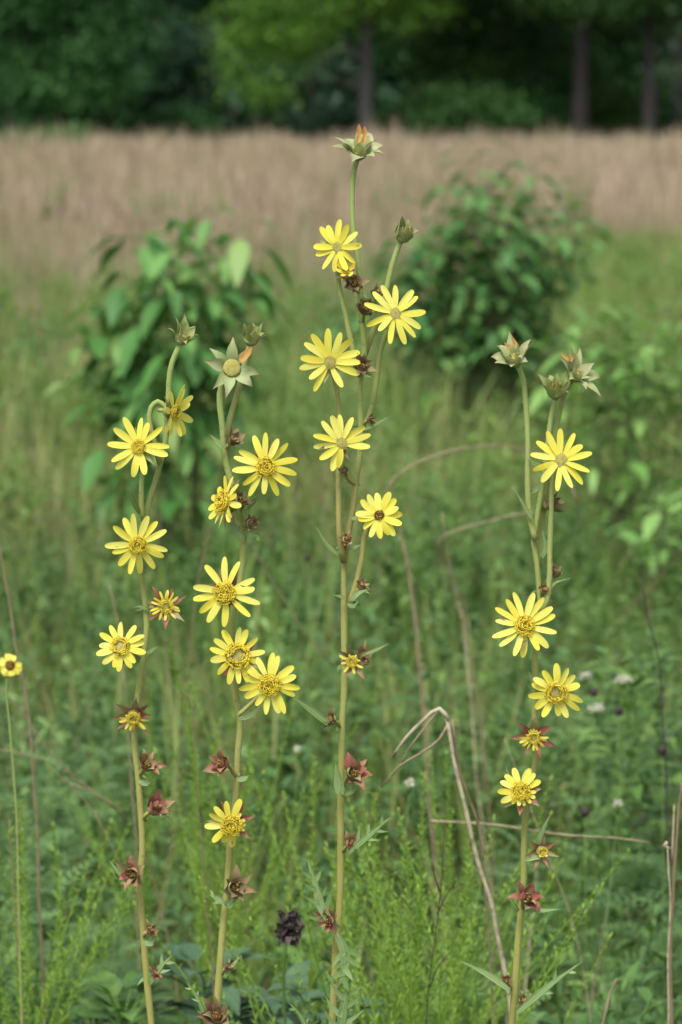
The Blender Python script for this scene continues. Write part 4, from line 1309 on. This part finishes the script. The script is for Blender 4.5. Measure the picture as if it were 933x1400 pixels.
# white umbels (small flat flower clusters)
G_W = 'white flower clusters in the meadow'
for (px, py, Y, R, lab) in ((852, 930, 4.3, 16, 'largest white flower cluster, nearest the right edge'),
                            (800, 924, 4.5, 11, 'white flower cluster above and left of the largest one'),
                            (815, 968, 4.1, 14, 'white flower cluster below the largest one, right of the lower flowers'),
                            (560, 1072, 3.7, 8, 'white flower cluster inside the angle of the broken pale stalk'),
                            (845, 1100, 3.8, 7, 'white flower cluster above the lying stick on the right'),
                            (408, 1026, 3.9, 5, 'tiny white flower left of the middle stalk below the leaf')):
    c = W(px, py, Y)
    s = PS(px, py, Y)
    r_ = thing('white_flower_cluster', lab, 'wildflower', (c.x, Y, 0), G_W)
    mb = MB()
    mb.tube([Vector((c.x + 0.01, Y, -0.02)), Vector((c.x - 0.03, Y, c.z * 0.5)), c - Vector((0, 0, 0.012))], [0.0008, 0.0008, 0.0006], 5, 0, 0.35)
    for i in range(7):
        a = i * 0.9
        mb.tube([c - Vector((0, 0, 0.014)), c + Vector((math.cos(a) * R * s * .7, math.sin(a) * R * s * .7, 0))], [0.0012, 0.0008], 4, 0, .5)
    mb.build('stem', G['herb'], r_, r_)
    mb = MB()
    for i in range(int(R * 4)):
        a = random.uniform(0, 6.28)
        q = math.sqrt(random.random()) * R * s * .85
        mb.blob(c + Vector((math.cos(a) * q, math.sin(a) * q, random.uniform(-.006, .004) + 0.002)), random.uniform(.001, .0024), (random.uniform(-.5, .5), -.4, 1), .0015, 6, 2, 0, random.random())
    mb.build('flower_cluster', G['white'], r_, r_)

# small dark seed heads on thin stems at right
for (px, py, Y, lab) in ((812, 946, 4.2, 'dark round seed head among the white flower clusters, upper one'), (846, 972, 4.2, 'dark round seed head below the largest white flower cluster'),
                         (420, 763, 5.2, 'black seed head left of the middle stalk high in the meadow'), (906, 1026, 3.9, 'black seed head close to the right edge, above the silvery stalk'), (800, 1110, 3.8, 'black seed head just above the lying stick')):
    c = W(px, py, Y)
    r_ = thing('dark_seed_head', lab, 'seed head', (c.x, Y, 0), 'small dark seed heads in the meadow')
    mb = MB()
    mb.tube([Vector((c.x + .01, Y, -0.02)), Vector((c.x + .008, Y, c.z * .5)), c], [0.0009, 0.0008, 0.0006], 5, 0, 0.35)
    mb.build('stem', G['herb'], r_, r_)
    mb = MB()
    mb.blob(c, 0.0065, (0, 0, 1), 0.007, 10, 6, 0, .5, True, .15)
    for i in range(14):
        a = random.uniform(0, 6.28)
        stripe(mb, c, rdir(a, random.uniform(-1, 1)), .010, .003, .1, 2, [1, .8, .1], (0, -1, 0))
    mb.build('seed_ball', G['dark'], r_, r_)

# ------------------------------------------------------------------ shrubs
S_ = {}
S_['shrub'] = leaf_mat('shrub leaves', [(0, (0.06, 0.17, 0.04, 1)), (0.5, (0.10, 0.26, 0.06, 1)), (0.9, (0.20, 0.38, 0.10, 1)), (1, (0.26, 0.38, 0.12, 1))], rough=0.5, trans=0.3, spec=0.3)
S_['shrub2'] = leaf_mat('bush leaves', [(0, (0.055, 0.16, 0.045, 1)), (0.5, (0.095, 0.24, 0.065, 1)), (1, (0.18, 0.35, 0.10, 1))], rough=0.5, trans=0.28, spec=0.3)
S_['light'] = leaf_mat('light green sapling leaves', [(0, (0.12, 0.28, 0.06, 1)), (1, (0.26, 0.46, 0.12, 1))], rough=0.42, trans=0.3, spec=0.45)
S_['wood'] = leaf_mat('shrub twigs', [(0, (0.10, 0.13, 0.05, 1)), (1, (0.17, 0.20, 0.08, 1))], rough=0.8, trans=0, spec=0.2)


def shrub(name, label, px0, Y, tips, leafL, leafW, per, mat, spread=0.12, droop=0.9, along=0.55, cat='shrub', group=None, el=(-0.5, 0.6)):
    b = W(px0, 700, Y)
    r = thing(name, label, cat, (b.x, Y, 0), group)
    tw = MB()
    lf = MB()
    for (px, py, dy) in tips:
        tip = W(px, py, Y + dy)
        base = Vector((b.x + (tip.x - b.x) * 0.55 + random.uniform(-.05, .05), Y + dy * .5 + random.uniform(-.05, .05), -0.02))
        mid = base.lerp(tip, 0.5) + Vector(((tip.x - base.x) * 0.1, 0, 0.06))
        path = smooth_path([base, mid, tip], 0.05)
        k = len(path)
        tw.tube(path, [0.0045 * (1 - 0.7 * i / k) for i in range(k)], 6, 0, random.random())
        for j in range(per + 3):
            t = random.uniform(.35, .75) if j >= per else 1 - along * (j / per) ** 1.2 * random.uniform(.8, 1.15)
            p = path[max(0, min(k - 1, int(t * (k - 1))))]
            a = j * 2.4 + random.uniform(-.5, .5)
            pet = rdir(a, random.uniform(.1, .7)) * spread * random.uniform(.2, 1.0)
            q = p + pet
            d = rdir(a + random.uniform(-.5, .5), random.uniform(*el))
            L = leafL * random.uniform(.5, 1.15)
            if True:
                tw.tube([p, q], [0.003, 0.002], 4, 0, .5)
            stripe(lf, q, d, L, leafW * L / leafL * random.uniform(.85, 1.15), droop * random.uniform(.4, 1.2), 5,
                   [0.12, 0.75, 1.0, 0.9, 0.55, 0.04], (0, 0, 1) if abs(d.z) < .9 else d.cross(Vector((1, 0, 0))), None, 0, 3, 0.3)
    tw.build('stem', S_['wood'], r, r)
    lf.build('foliage', S_[mat], r, r)
    return r


tips = [(292, 292, 0), (262, 300, .1), (325, 312, -.1), (340, 345, 0), (300, 335, -.15), (205, 308, .05), (182, 325, 0), (235, 335, -.1), (215, 365, -.2), (270, 375, -.2),
        (140, 405, 0), (125, 430, .1), (165, 385, -.1), (325, 395, .1), (290, 420, -.1), (240, 420, -.25), (190, 430, -.2), (150, 470, 0), (215, 480, -.1), (270, 470, .0), (285, 350, .2), (165, 440, .25), (225, 450, .3), (230, 340, .3), (195, 520, 0), (245, 515, -.1), (205, 550, -.2)]
shrub('leafy_shrub', 'green shrub with broad drooping leaves behind the two left-hand stalks', 235, 9.3, tips, 0.128, 0.064, 13, 'shrub', 0.10, 0.6, 0.30, el=(-0.9, 0.35))
tips = [(640, 195, 0), (655, 225, .1), (668, 245, 0), (630, 255, -.1), (735, 218, 0), (715, 255, .1), (690, 265, -.1), (610, 262, 0), (775, 275, 0), (750, 290, .1), (785, 300, -.1), (590, 300, 0), (565, 320, .1), (700, 300, 0)]
for i in range(46):
    a = random.uniform(0, 6.28)
    q = math.sqrt(random.random())
    tips.append((668 + math.cos(a) * q * 125, 350 + math.sin(a) * q * 80, random.uniform(-.45, .45)))
for k_ in range(16):
    tips.append((random.uniform(545, 770), random.uniform(415, 460), random.uniform(-.4, .3)))
for px in (520, 540, 560, 510, 530):
    tips.append((px, random.uniform(340, 420), random.uniform(-.2, .2)))
shrub('leafy_bush', 'dense dark green bush right of the middle stalk, its shoots reaching into the tawny grass', 655, 14.0, tips, 0.13, 0.068, 12, 'shrub2', 0.14, 0.5, 0.28, 'bush', el=(-0.6, 0.6))
tips = [(random.uniform(800, 950), random.uniform(425, 540), random.uniform(-.4, .4)) for _ in range(24)] + [(760, 470, 0), (775, 450, .1), (745, 500, 0), (950, 415, 0), (920, 410, .1), (860, 415, 0), (805, 425, 0)]
shrub('light_sapling', 'light green leafy sapling clump at the right behind the right-hand seed stars', 860, 9.6, tips, 0.12, 0.05, 7, 'light', 0.10, 0.5, 0.28, 'sapling', el=(-0.4, 0.7))
tips = [(random.uniform(850, 960), random.uniform(620, 700), random.uniform(-.3, .3)) for _ in range(5)]
shrub('light_sapling', 'lower light green clump at the right edge beside the yellow flower of the right-hand stalk', 900, 8.3, tips, 0.10, 0.045, 8, 'light', 0.08, 0.5, 0.3, 'sapling', el=(-0.4, 0.7))
tips = [(random.uniform(15, 115), random.uniform(172, 190), random.uniform(-.8, .8)) for _ in range(16)]
shrub('field_bush', 'small green bush in the tawny grass before the wood at the far left', 65, 70, tips, 0.30, 0.14, 40, 'shrub2', 0.30, 0.4, 0.5, 'bush')
tips = [(random.uniform(430, 475), random.uniform(385, 470), random.uniform(-.4, .4)) for _ in range(7)]
shrub('low_bush', 'low green bush in the meadow left of the middle stalk, beyond the big-leaved shrub', 450, 17, tips, 0.12, 0.05, 14, 'shrub2', 0.12, 0.5, 0.5, 'bush')
tips = [(random.uniform(0, 70), random.uniform(430, 480), random.uniform(-.4, .4)) for _ in range(7)]
shrub('low_bush', 'low green bush in the meadow near the left edge', 35, 17, tips, 0.12, 0.05, 14, 'shrub2', 0.12, 0.5, 0.5, 'bush')

# ------------------------------------------------------------------ trees of the wood
def cloud(ells, sub, per, size, subr=0.38, flat=0.6):
    """leaf faces gathered in clumps through ellipsoids: returns quad arrays"""
    Cs = []
    vol = np.array([e[3] * e[4] * e[5] for e in ells])
    cnt = (sub * vol / vol.sum()).astype(int) + 1
    for e, n in zip(ells, cnt):
        d = rng.normal(size=(n, 3))
        d /= np.linalg.norm(d, axis=1)[:, None]
        rad = rng.random(n) ** 0.45
        Cs.append(np.array(e[:3]) + d * rad[:, None] * np.array(e[3:6]))
    C = np.concatenate(Cs)
    n = len(C)
    cr = rng.random(n)
    P = np.repeat(C, per, 0) + rng.normal(size=(n * per, 3)) * np.array([subr, subr, subr * flat])
    N_ = n * per
    a = rng.uniform(0, 2 * PI, N_)
    el = rng.uniform(-1.0, 0.35, N_)
    d = np.stack([np.cos(a) * np.cos(el), np.sin(a) * np.cos(el), np.sin(el)], -1)
    sd = np.cross(d, rng.normal(size=(N_, 3)) * 0.55 + np.array([0, 0, 1.0]))
    sd /= np.linalg.norm(sd, axis=1)[:, None]
    L = size * rng.uniform(.6, 1.3, N_)[:, None]
    V = np.stack([P, P + d * L * .5 + sd * L * .28, P + d * L, P + d * L * .5 - sd * L * .28], 1).reshape(-1, 3)
    F = np.arange(N_ * 4).reshape(-1, 4)
    R = np.repeat(np.clip(np.repeat(cr, per) * .6 + rng.random(N_) * .4, 0, 1), 4)
    return V, F, R


def leaf3(name, a, b, c, tr=0.25):
    return leaf_mat(name, [(0, a), (0.5, b), (1, c)], rough=0.5, trans=tr, spec=0.3)


TM = {'blue': leaf3('tree leaves deep green', (0.018, 0.07, 0.02, 1), (0.04, 0.13, 0.035, 1), (0.09, 0.22, 0.05, 1)),
      'yellow': leaf3('tree leaves yellow green', (0.055, 0.13, 0.015, 1), (0.10, 0.22, 0.025, 1), (0.16, 0.31, 0.04, 1)),
      'mid': leaf3('tree leaves mid green', (0.025, 0.075, 0.02, 1), (0.05, 0.125, 0.028, 1), (0.08, 0.18, 0.04, 1)),
      'grey': leaf3('tree leaves grey green', (0.03, 0.06, 0.035, 1), (0.05, 0.09, 0.05, 1), (0.08, 0.13, 0.07, 1)),
      'deep': leaf3('woodland leaves', (0.012, 0.042, 0.018, 1), (0.02, 0.06, 0.026, 1), (0.03, 0.085, 0.035, 1), 0.1)}


def bark(name, c):
    m, nt, N, L = nodes_of(name)
    col = ramp(nt, [(0.3, tuple(x * .55 for x in c) + (1,)), (0.7, tuple(c) + (1,))], noise(nt, 6, 5, .7, stretch=(1, 1, .2)))
    p = N.new('ShaderNodeBsdfPrincipled')
    p.inputs['Roughness'].default_value = .95
    L.new(col, p.inputs['Base Color'])
    o = N.new('ShaderNodeOutputMaterial')
    L.new(p.outputs[0], o.inputs[0])
    return m


BK = {'grey': bark('bark grey', (0.075, 0.07, 0.066)), 'dark': bark('bark dark', (0.028, 0.024, 0.024))}


def tree(name, label, px, Y, r, h, ells, sub, per, size, mat, bk='grey', limbs=(), cat='tree', group='trees at the edge of the wood', lean=0.0, subr=.38):
    b = W(px, 300, Y)
    root = thing(name, label, cat, (b.x, Y, 0), group)
    mb = MB()
    path = smooth_path([Vector((b.x, Y, -0.1)), Vector((b.x + lean * .4, Y, h * .3)), Vector((b.x + lean * .7, Y, h * .6)), Vector((b.x + lean, Y, h))], 0.5)
    k = len(path)
    mb.tube(path, [r * (1.25 if i == 0 else 1) * (1 - 0.75 * i / k) * (1 + .06 * math.sin(i * 1.7)) for i in range(k)], 10, 0, .5)
    for l in limbs:
        q = smooth_path([W(x, y, Y + d) for x, y, d in l[0]], .3)
        mb.tube(q, [l[1] * (1 - .6 * i / len(q)) for i in range(len(q))], 7, 0, .5)
    for e in ells:       # a limb into every crown mass
        z0 = min(max(h * .25, e[2] - 1.5), h * .9)
        q = smooth_path([Vector((b.x + lean * z0 / h, Y, z0)), Vector(((b.x + e[0]) / 2, (Y + e[1]) / 2, (z0 + e[2]) / 2 + .4)), Vector(e[:3])], .5)
        mb.tube(q, [r * .2 * (1 - .7 * i / len(q)) for i in range(len(q))], 6, 0, .5)
    mb.build('trunk', BK[bk], root, root)
    V, F, R = cloud(ells, sub, per, size, subr)
    V = V - np.array([b.x, Y, 0])
    big_mesh('crown', V, F, np.zeros(len(F)), R, np.full(len(V), .5), TM[mat], root, smooth=False)
    return root


def E_(px, py, Y, dy, rx, ry, rz):
    c = W(px, py, Y)
    return (c.x, Y + dy, c.z, rx, ry, rz)


YT = 92
# left mass
tree('broadleaf_tree', 'large deep green tree filling the far left of the wood, foliage down to the grass', 80, YT, .28, 11,
     [E_(30, 60, YT, 0, 2.6, 2, 2.6), E_(120, 30, YT, 0, 2.4, 2, 2.2), E_(160, 90, YT, -1, 1.4, 1.4, 1.5), E_(60, 130, YT, -1, 2.2, 1.6, 1.3), E_(130, 140, YT, -.5, 1.7, 1.4, 1.1), E_(20, -80, YT, 0, 3, 2.5, 2.6), E_(110, -130, YT, 0, 3, 2.5, 2.6), E_(190, 30, YT, 0, 1.0, 1, 1.6)], 700, 60, .20, 'blue', 'dark')
# centre yellow green tree with the pale trunk
tree('broadleaf_tree', 'yellow-green tree with a pale trunk just behind the tallest flower stalk', 500, YT - 3, .26, 11,
     [E_(355, 20, YT, -3, 1.5, 1.5, 1.5), E_(345, 95, YT, -4, .9, 1.1, 1.4), E_(372, 130, YT, -4, .9, .8, .6), E_(430, 40, YT, -4, 1.5, 1.4, 1.0), E_(410, 70, YT, -4, 1.0, 1.2, .8), E_(540, 10, YT, -3, 2.0, 1.8, 1.0), E_(480, 0, YT, -3.5, 1.8, 1.4, .8), E_(470, -90, YT, -3, 3.5, 2.5, 2.2), E_(580, -110, YT, -3, 2.5, 2.5, 2.2)], 560, 60, .17, 'yellow', 'grey',
     limbs=[([(497, 90, -3), (470, 66, -3.2), (445, 80, -3.2), (424, 112, -3.2), (430, 165, -3.2)], .025)])
tree('broadleaf_tree', 'mid green tree between the pale trunk and the dark trunk, hanging low', 640, YT + 2, .2, 10,
     [E_(600, 60, YT, 2, 1.5, 1.5, 1.6), E_(680, 50, YT, 2, 2.0, 1.6, 1.6), E_(640, 110, YT, 1, 1.6, 1.3, .9), E_(740, 60, YT, 2, 1.5, 1.4, 1.4), E_(660, -60, YT, 2, 3.5, 2.4, 2.2)], 420, 60, .19, 'mid', 'dark')
tree('broadleaf_tree', 'tree with a thick dark bare trunk towards the right of the wood', 792, YT - 2, .30, 12,
     [E_(800, 5, YT, -2, 2.0, 1.8, .9), E_(740, -20, YT, -2, 2.0, 1.8, 1.2), E_(870, -10, YT, -2, 2.0, 1.8, 1.1), E_(800, -120, YT, -2, 4, 3, 2.5)], 340, 60, .19, 'mid', 'dark')
tree('broadleaf_tree', 'tree with a greyish trunk near the right end of the wood', 886, YT - 1, .27, 12,
     [E_(930, 10, YT, -1, 1.8, 1.6, 1.0), E_(880, 20, YT, 0, 1.2, 1.2, .7), E_(900, -120, YT, -1, 3.5, 3, 2.5)], 240, 60, .19, 'mid', 'grey')
tree('broadleaf_tree', 'grey-green tree cut by the right edge of the photo', 950, YT - 4, .18, 8,
     [E_(940, 70, YT, -4, .9, 1.2, 1.0), E_(935, 120, YT, -4, .9, 1.2, .9), E_(1000, 40, YT, -4, 1.6, 1.6, 2.2), E_(1010, -60, YT, -4, 1.8, 1.6, 2.0)], 200, 60, .18, 'grey', 'grey')
tree('broadleaf_tree', 'dense deep green tree set back between the dark trunk and the greyish trunk', 845, YT + 7, .16, 10,
     [E_(850, 60, YT, 7, 2.4, 1.6, 2.0), E_(900, 120, YT, 7, 1.8, 1.4, 1.2), E_(830, 130, YT, 7, 1.6, 1.4, 1.0), E_(850, -50, YT, 7, 3.5, 2.2, 2.4)], 420, 60, .2, 'blue', 'dark')
tree('broadleaf_tree', 'dense deep green tree set back just right of the pale trunk', 560, YT + 8, .16, 10,
     [E_(560, 60, YT, 8, 2.2, 1.6, 2.0), E_(530, 130, YT, 8, 1.6, 1.4, 1.0), E_(720, 110, YT, 8, 1.8, 1.4, 1.4), E_(560, -50, YT, 8, 3.5, 2.2, 2.4)], 420, 60, .2, 'blue', 'dark')
# undergrowth bushes at the foot of the wood
for (px, py, rx, rz, mt, lab, dy) in ((600, 150, 1.0, .9, 'mid', 'rounded green bush at the foot of the wood right of the pale trunk', -3),
                                     (665, 150, 1.2, .8, 'mid', 'mid green bush at the foot of the wood left of the dark trunk', -3),
                                     (852, 140, .8, .8, 'mid', 'small bush between the dark trunk and the greyish trunk', 1),
                                     (815, 110, .6, 1.1, 'mid', 'narrow bush directly right of the dark trunk', 3),
                                     (735, 150, .9, .7, 'blue', 'deep green bush just left of the dark trunk', 0),
                                     (240, 165, 1.3, .6, 'blue', 'low dark bush in the gap between the two left trees', 2),
                                     (550, 160, .9, .6, 'blue', 'dark low bush right beside the pale trunk', 3),
                                     (245, 60, 1.5, 1.6, 'deep', 'tall dark bush filling the gap right of the far left tree', 6),
                                     (450, 165, 1.2, .6, 'deep', 'dark low bush under the arching limb of the yellow-green tree', 3)):
    c = W(px, py, YT)
    tree('woodland_bush', lab, px, YT + dy, .05, max(1.0, c.z), [(c.x, YT + dy, c.z, rx, 1.0, rz), (c.x, YT + dy, c.z - rz * .8, rx, 1.0, rz)], 60, 50, .18, mt, 'dark', cat='bush', group='bushes along the foot of the wood', subr=.3)

# the deep wood behind, one mass nobody could count
ells = []
for i in range(46):
    ells.append((rng.uniform(-28, 28), rng.uniform(102, 120), rng.uniform(3, 13), rng.uniform(2.5, 4.5), 2.5, rng.uniform(2, 3.2)))
for i in range(60):
    ells.append((rng.uniform(-28, 28), rng.uniform(99, 118), rng.uniform(.3, 3.5), rng.uniform(2.5, 4.5), 2.5, rng.uniform(1.3, 2.2)))
for xx in np.arange(-17, 17.1, 2.4):
    for zz in (1.5, 4.0, 6.6, 9.2):
        ells.append((xx + rng.uniform(-.5, .5), 113 + rng.uniform(-2, 2), zz, 2.2, 1.6, 1.9))
V, F, R = cloud(ells, 8200, 30, .55, .7)
tk = MB()
for i in range(34):
    x, y = random.uniform(-26, 26), random.uniform(97, 112)
    tk.tube([Vector((x, y, -.1)), Vector((x + random.uniform(-.3, .3), y, 7)), Vector((x + random.uniform(-.6, .6), y, 14))], [random.uniform(.12, .25), .14, .06], 7, 1, .5, cap=False)
a_ = tk.arrays()
V2 = np.concatenate([V, a_[0]])
F2 = np.concatenate([F, a_[1] + len(V)])
o = big_mesh('deep_woodland', V2, F2, np.concatenate([np.zeros(len(F)), np.ones(len(a_[1]))]), np.concatenate([R, a_[3]]), np.full(len(V2), .5), [TM['deep'], BK['dark']], smooth=False)
tag(o, 'dark unbroken woodland behind the front row of trees', 'woodland', kind='stuff')

# ------------------------------------------------------------------ light, sky, camera
SUN_EL, SUN_AZ = math.radians(58), math.radians(200)     # compass-like: 180 = behind the camera
w = bpy.data.worlds.new('World')
scene.world = w
w.use_nodes = True
nt = w.node_tree
bg = nt.nodes['Background']
sky = nt.nodes.new('ShaderNodeTexSky')
sky.sky_type = 'NISHITA'
sky.sun_disc = False
sky.sun_elevation = SUN_EL
sky.sun_rotation = SUN_AZ
sky.air_density = 1.0
sky.dust_density = 3.0
sky.ozone_density = 1.0
hs = nt.nodes.new('ShaderNodeHueSaturation')
hs.inputs['Saturation'].default_value = 0.35
nt.links.new(sky.outputs[0], hs.inputs['Color'])
nt.links.new(hs.outputs[0], bg.inputs['Color'])
bg.inputs['Strength'].default_value = 0.14

sd = bpy.data.lights.new('sun', 'SUN')
sd.energy = 1.9
sd.angle = math.radians(20)
sd.color = (1.0, 0.96, 0.88)
so = bpy.data.objects.new('sun', sd)
dirv = Vector((math.sin(SUN_AZ) * math.cos(SUN_EL), math.cos(SUN_AZ) * math.cos(SUN_EL), math.sin(SUN_EL)))
so.rotation_euler = dirv.to_track_quat('Z', 'Y').to_euler()
so.location = (0, 0, 30)
COL.objects.link(so)

cd = bpy.data.cameras.new('camera')
cam = bpy.data.objects.new('camera', cd)
COL.objects.link(cam)
scene.camera = cam
cam.location = (0, 0, CAM_Z)
cam.rotation_euler = (PI / 2 - PITCH, 0, 0)
cd.sensor_fit = 'VERTICAL'
cd.sensor_height = 36
cd.sensor_width = 24
cd.lens = FPX / 1400 * 36
cd.clip_start = 0.1
cd.clip_end = 1500
cd.dof.use_dof = True
cd.dof.focus_distance = 2.62
cd.dof.aperture_fstop = 8.0

scene.view_settings.view_transform = 'Standard'
scene.view_settings.look = 'None'
scene.view_settings.exposure = 0.72
scene.view_settings.gamma = 1.0
scene.render.engine = 'CYCLES'
scene.cycles.use_denoising = True
scene.cycles.max_bounces = 6
scene.cycles.diffuse_bounces = 3
scene.cycles.glossy_bounces = 2
scene.cycles.transmission_bounces = 3
scene.cycles.transparent_max_bounces = 4
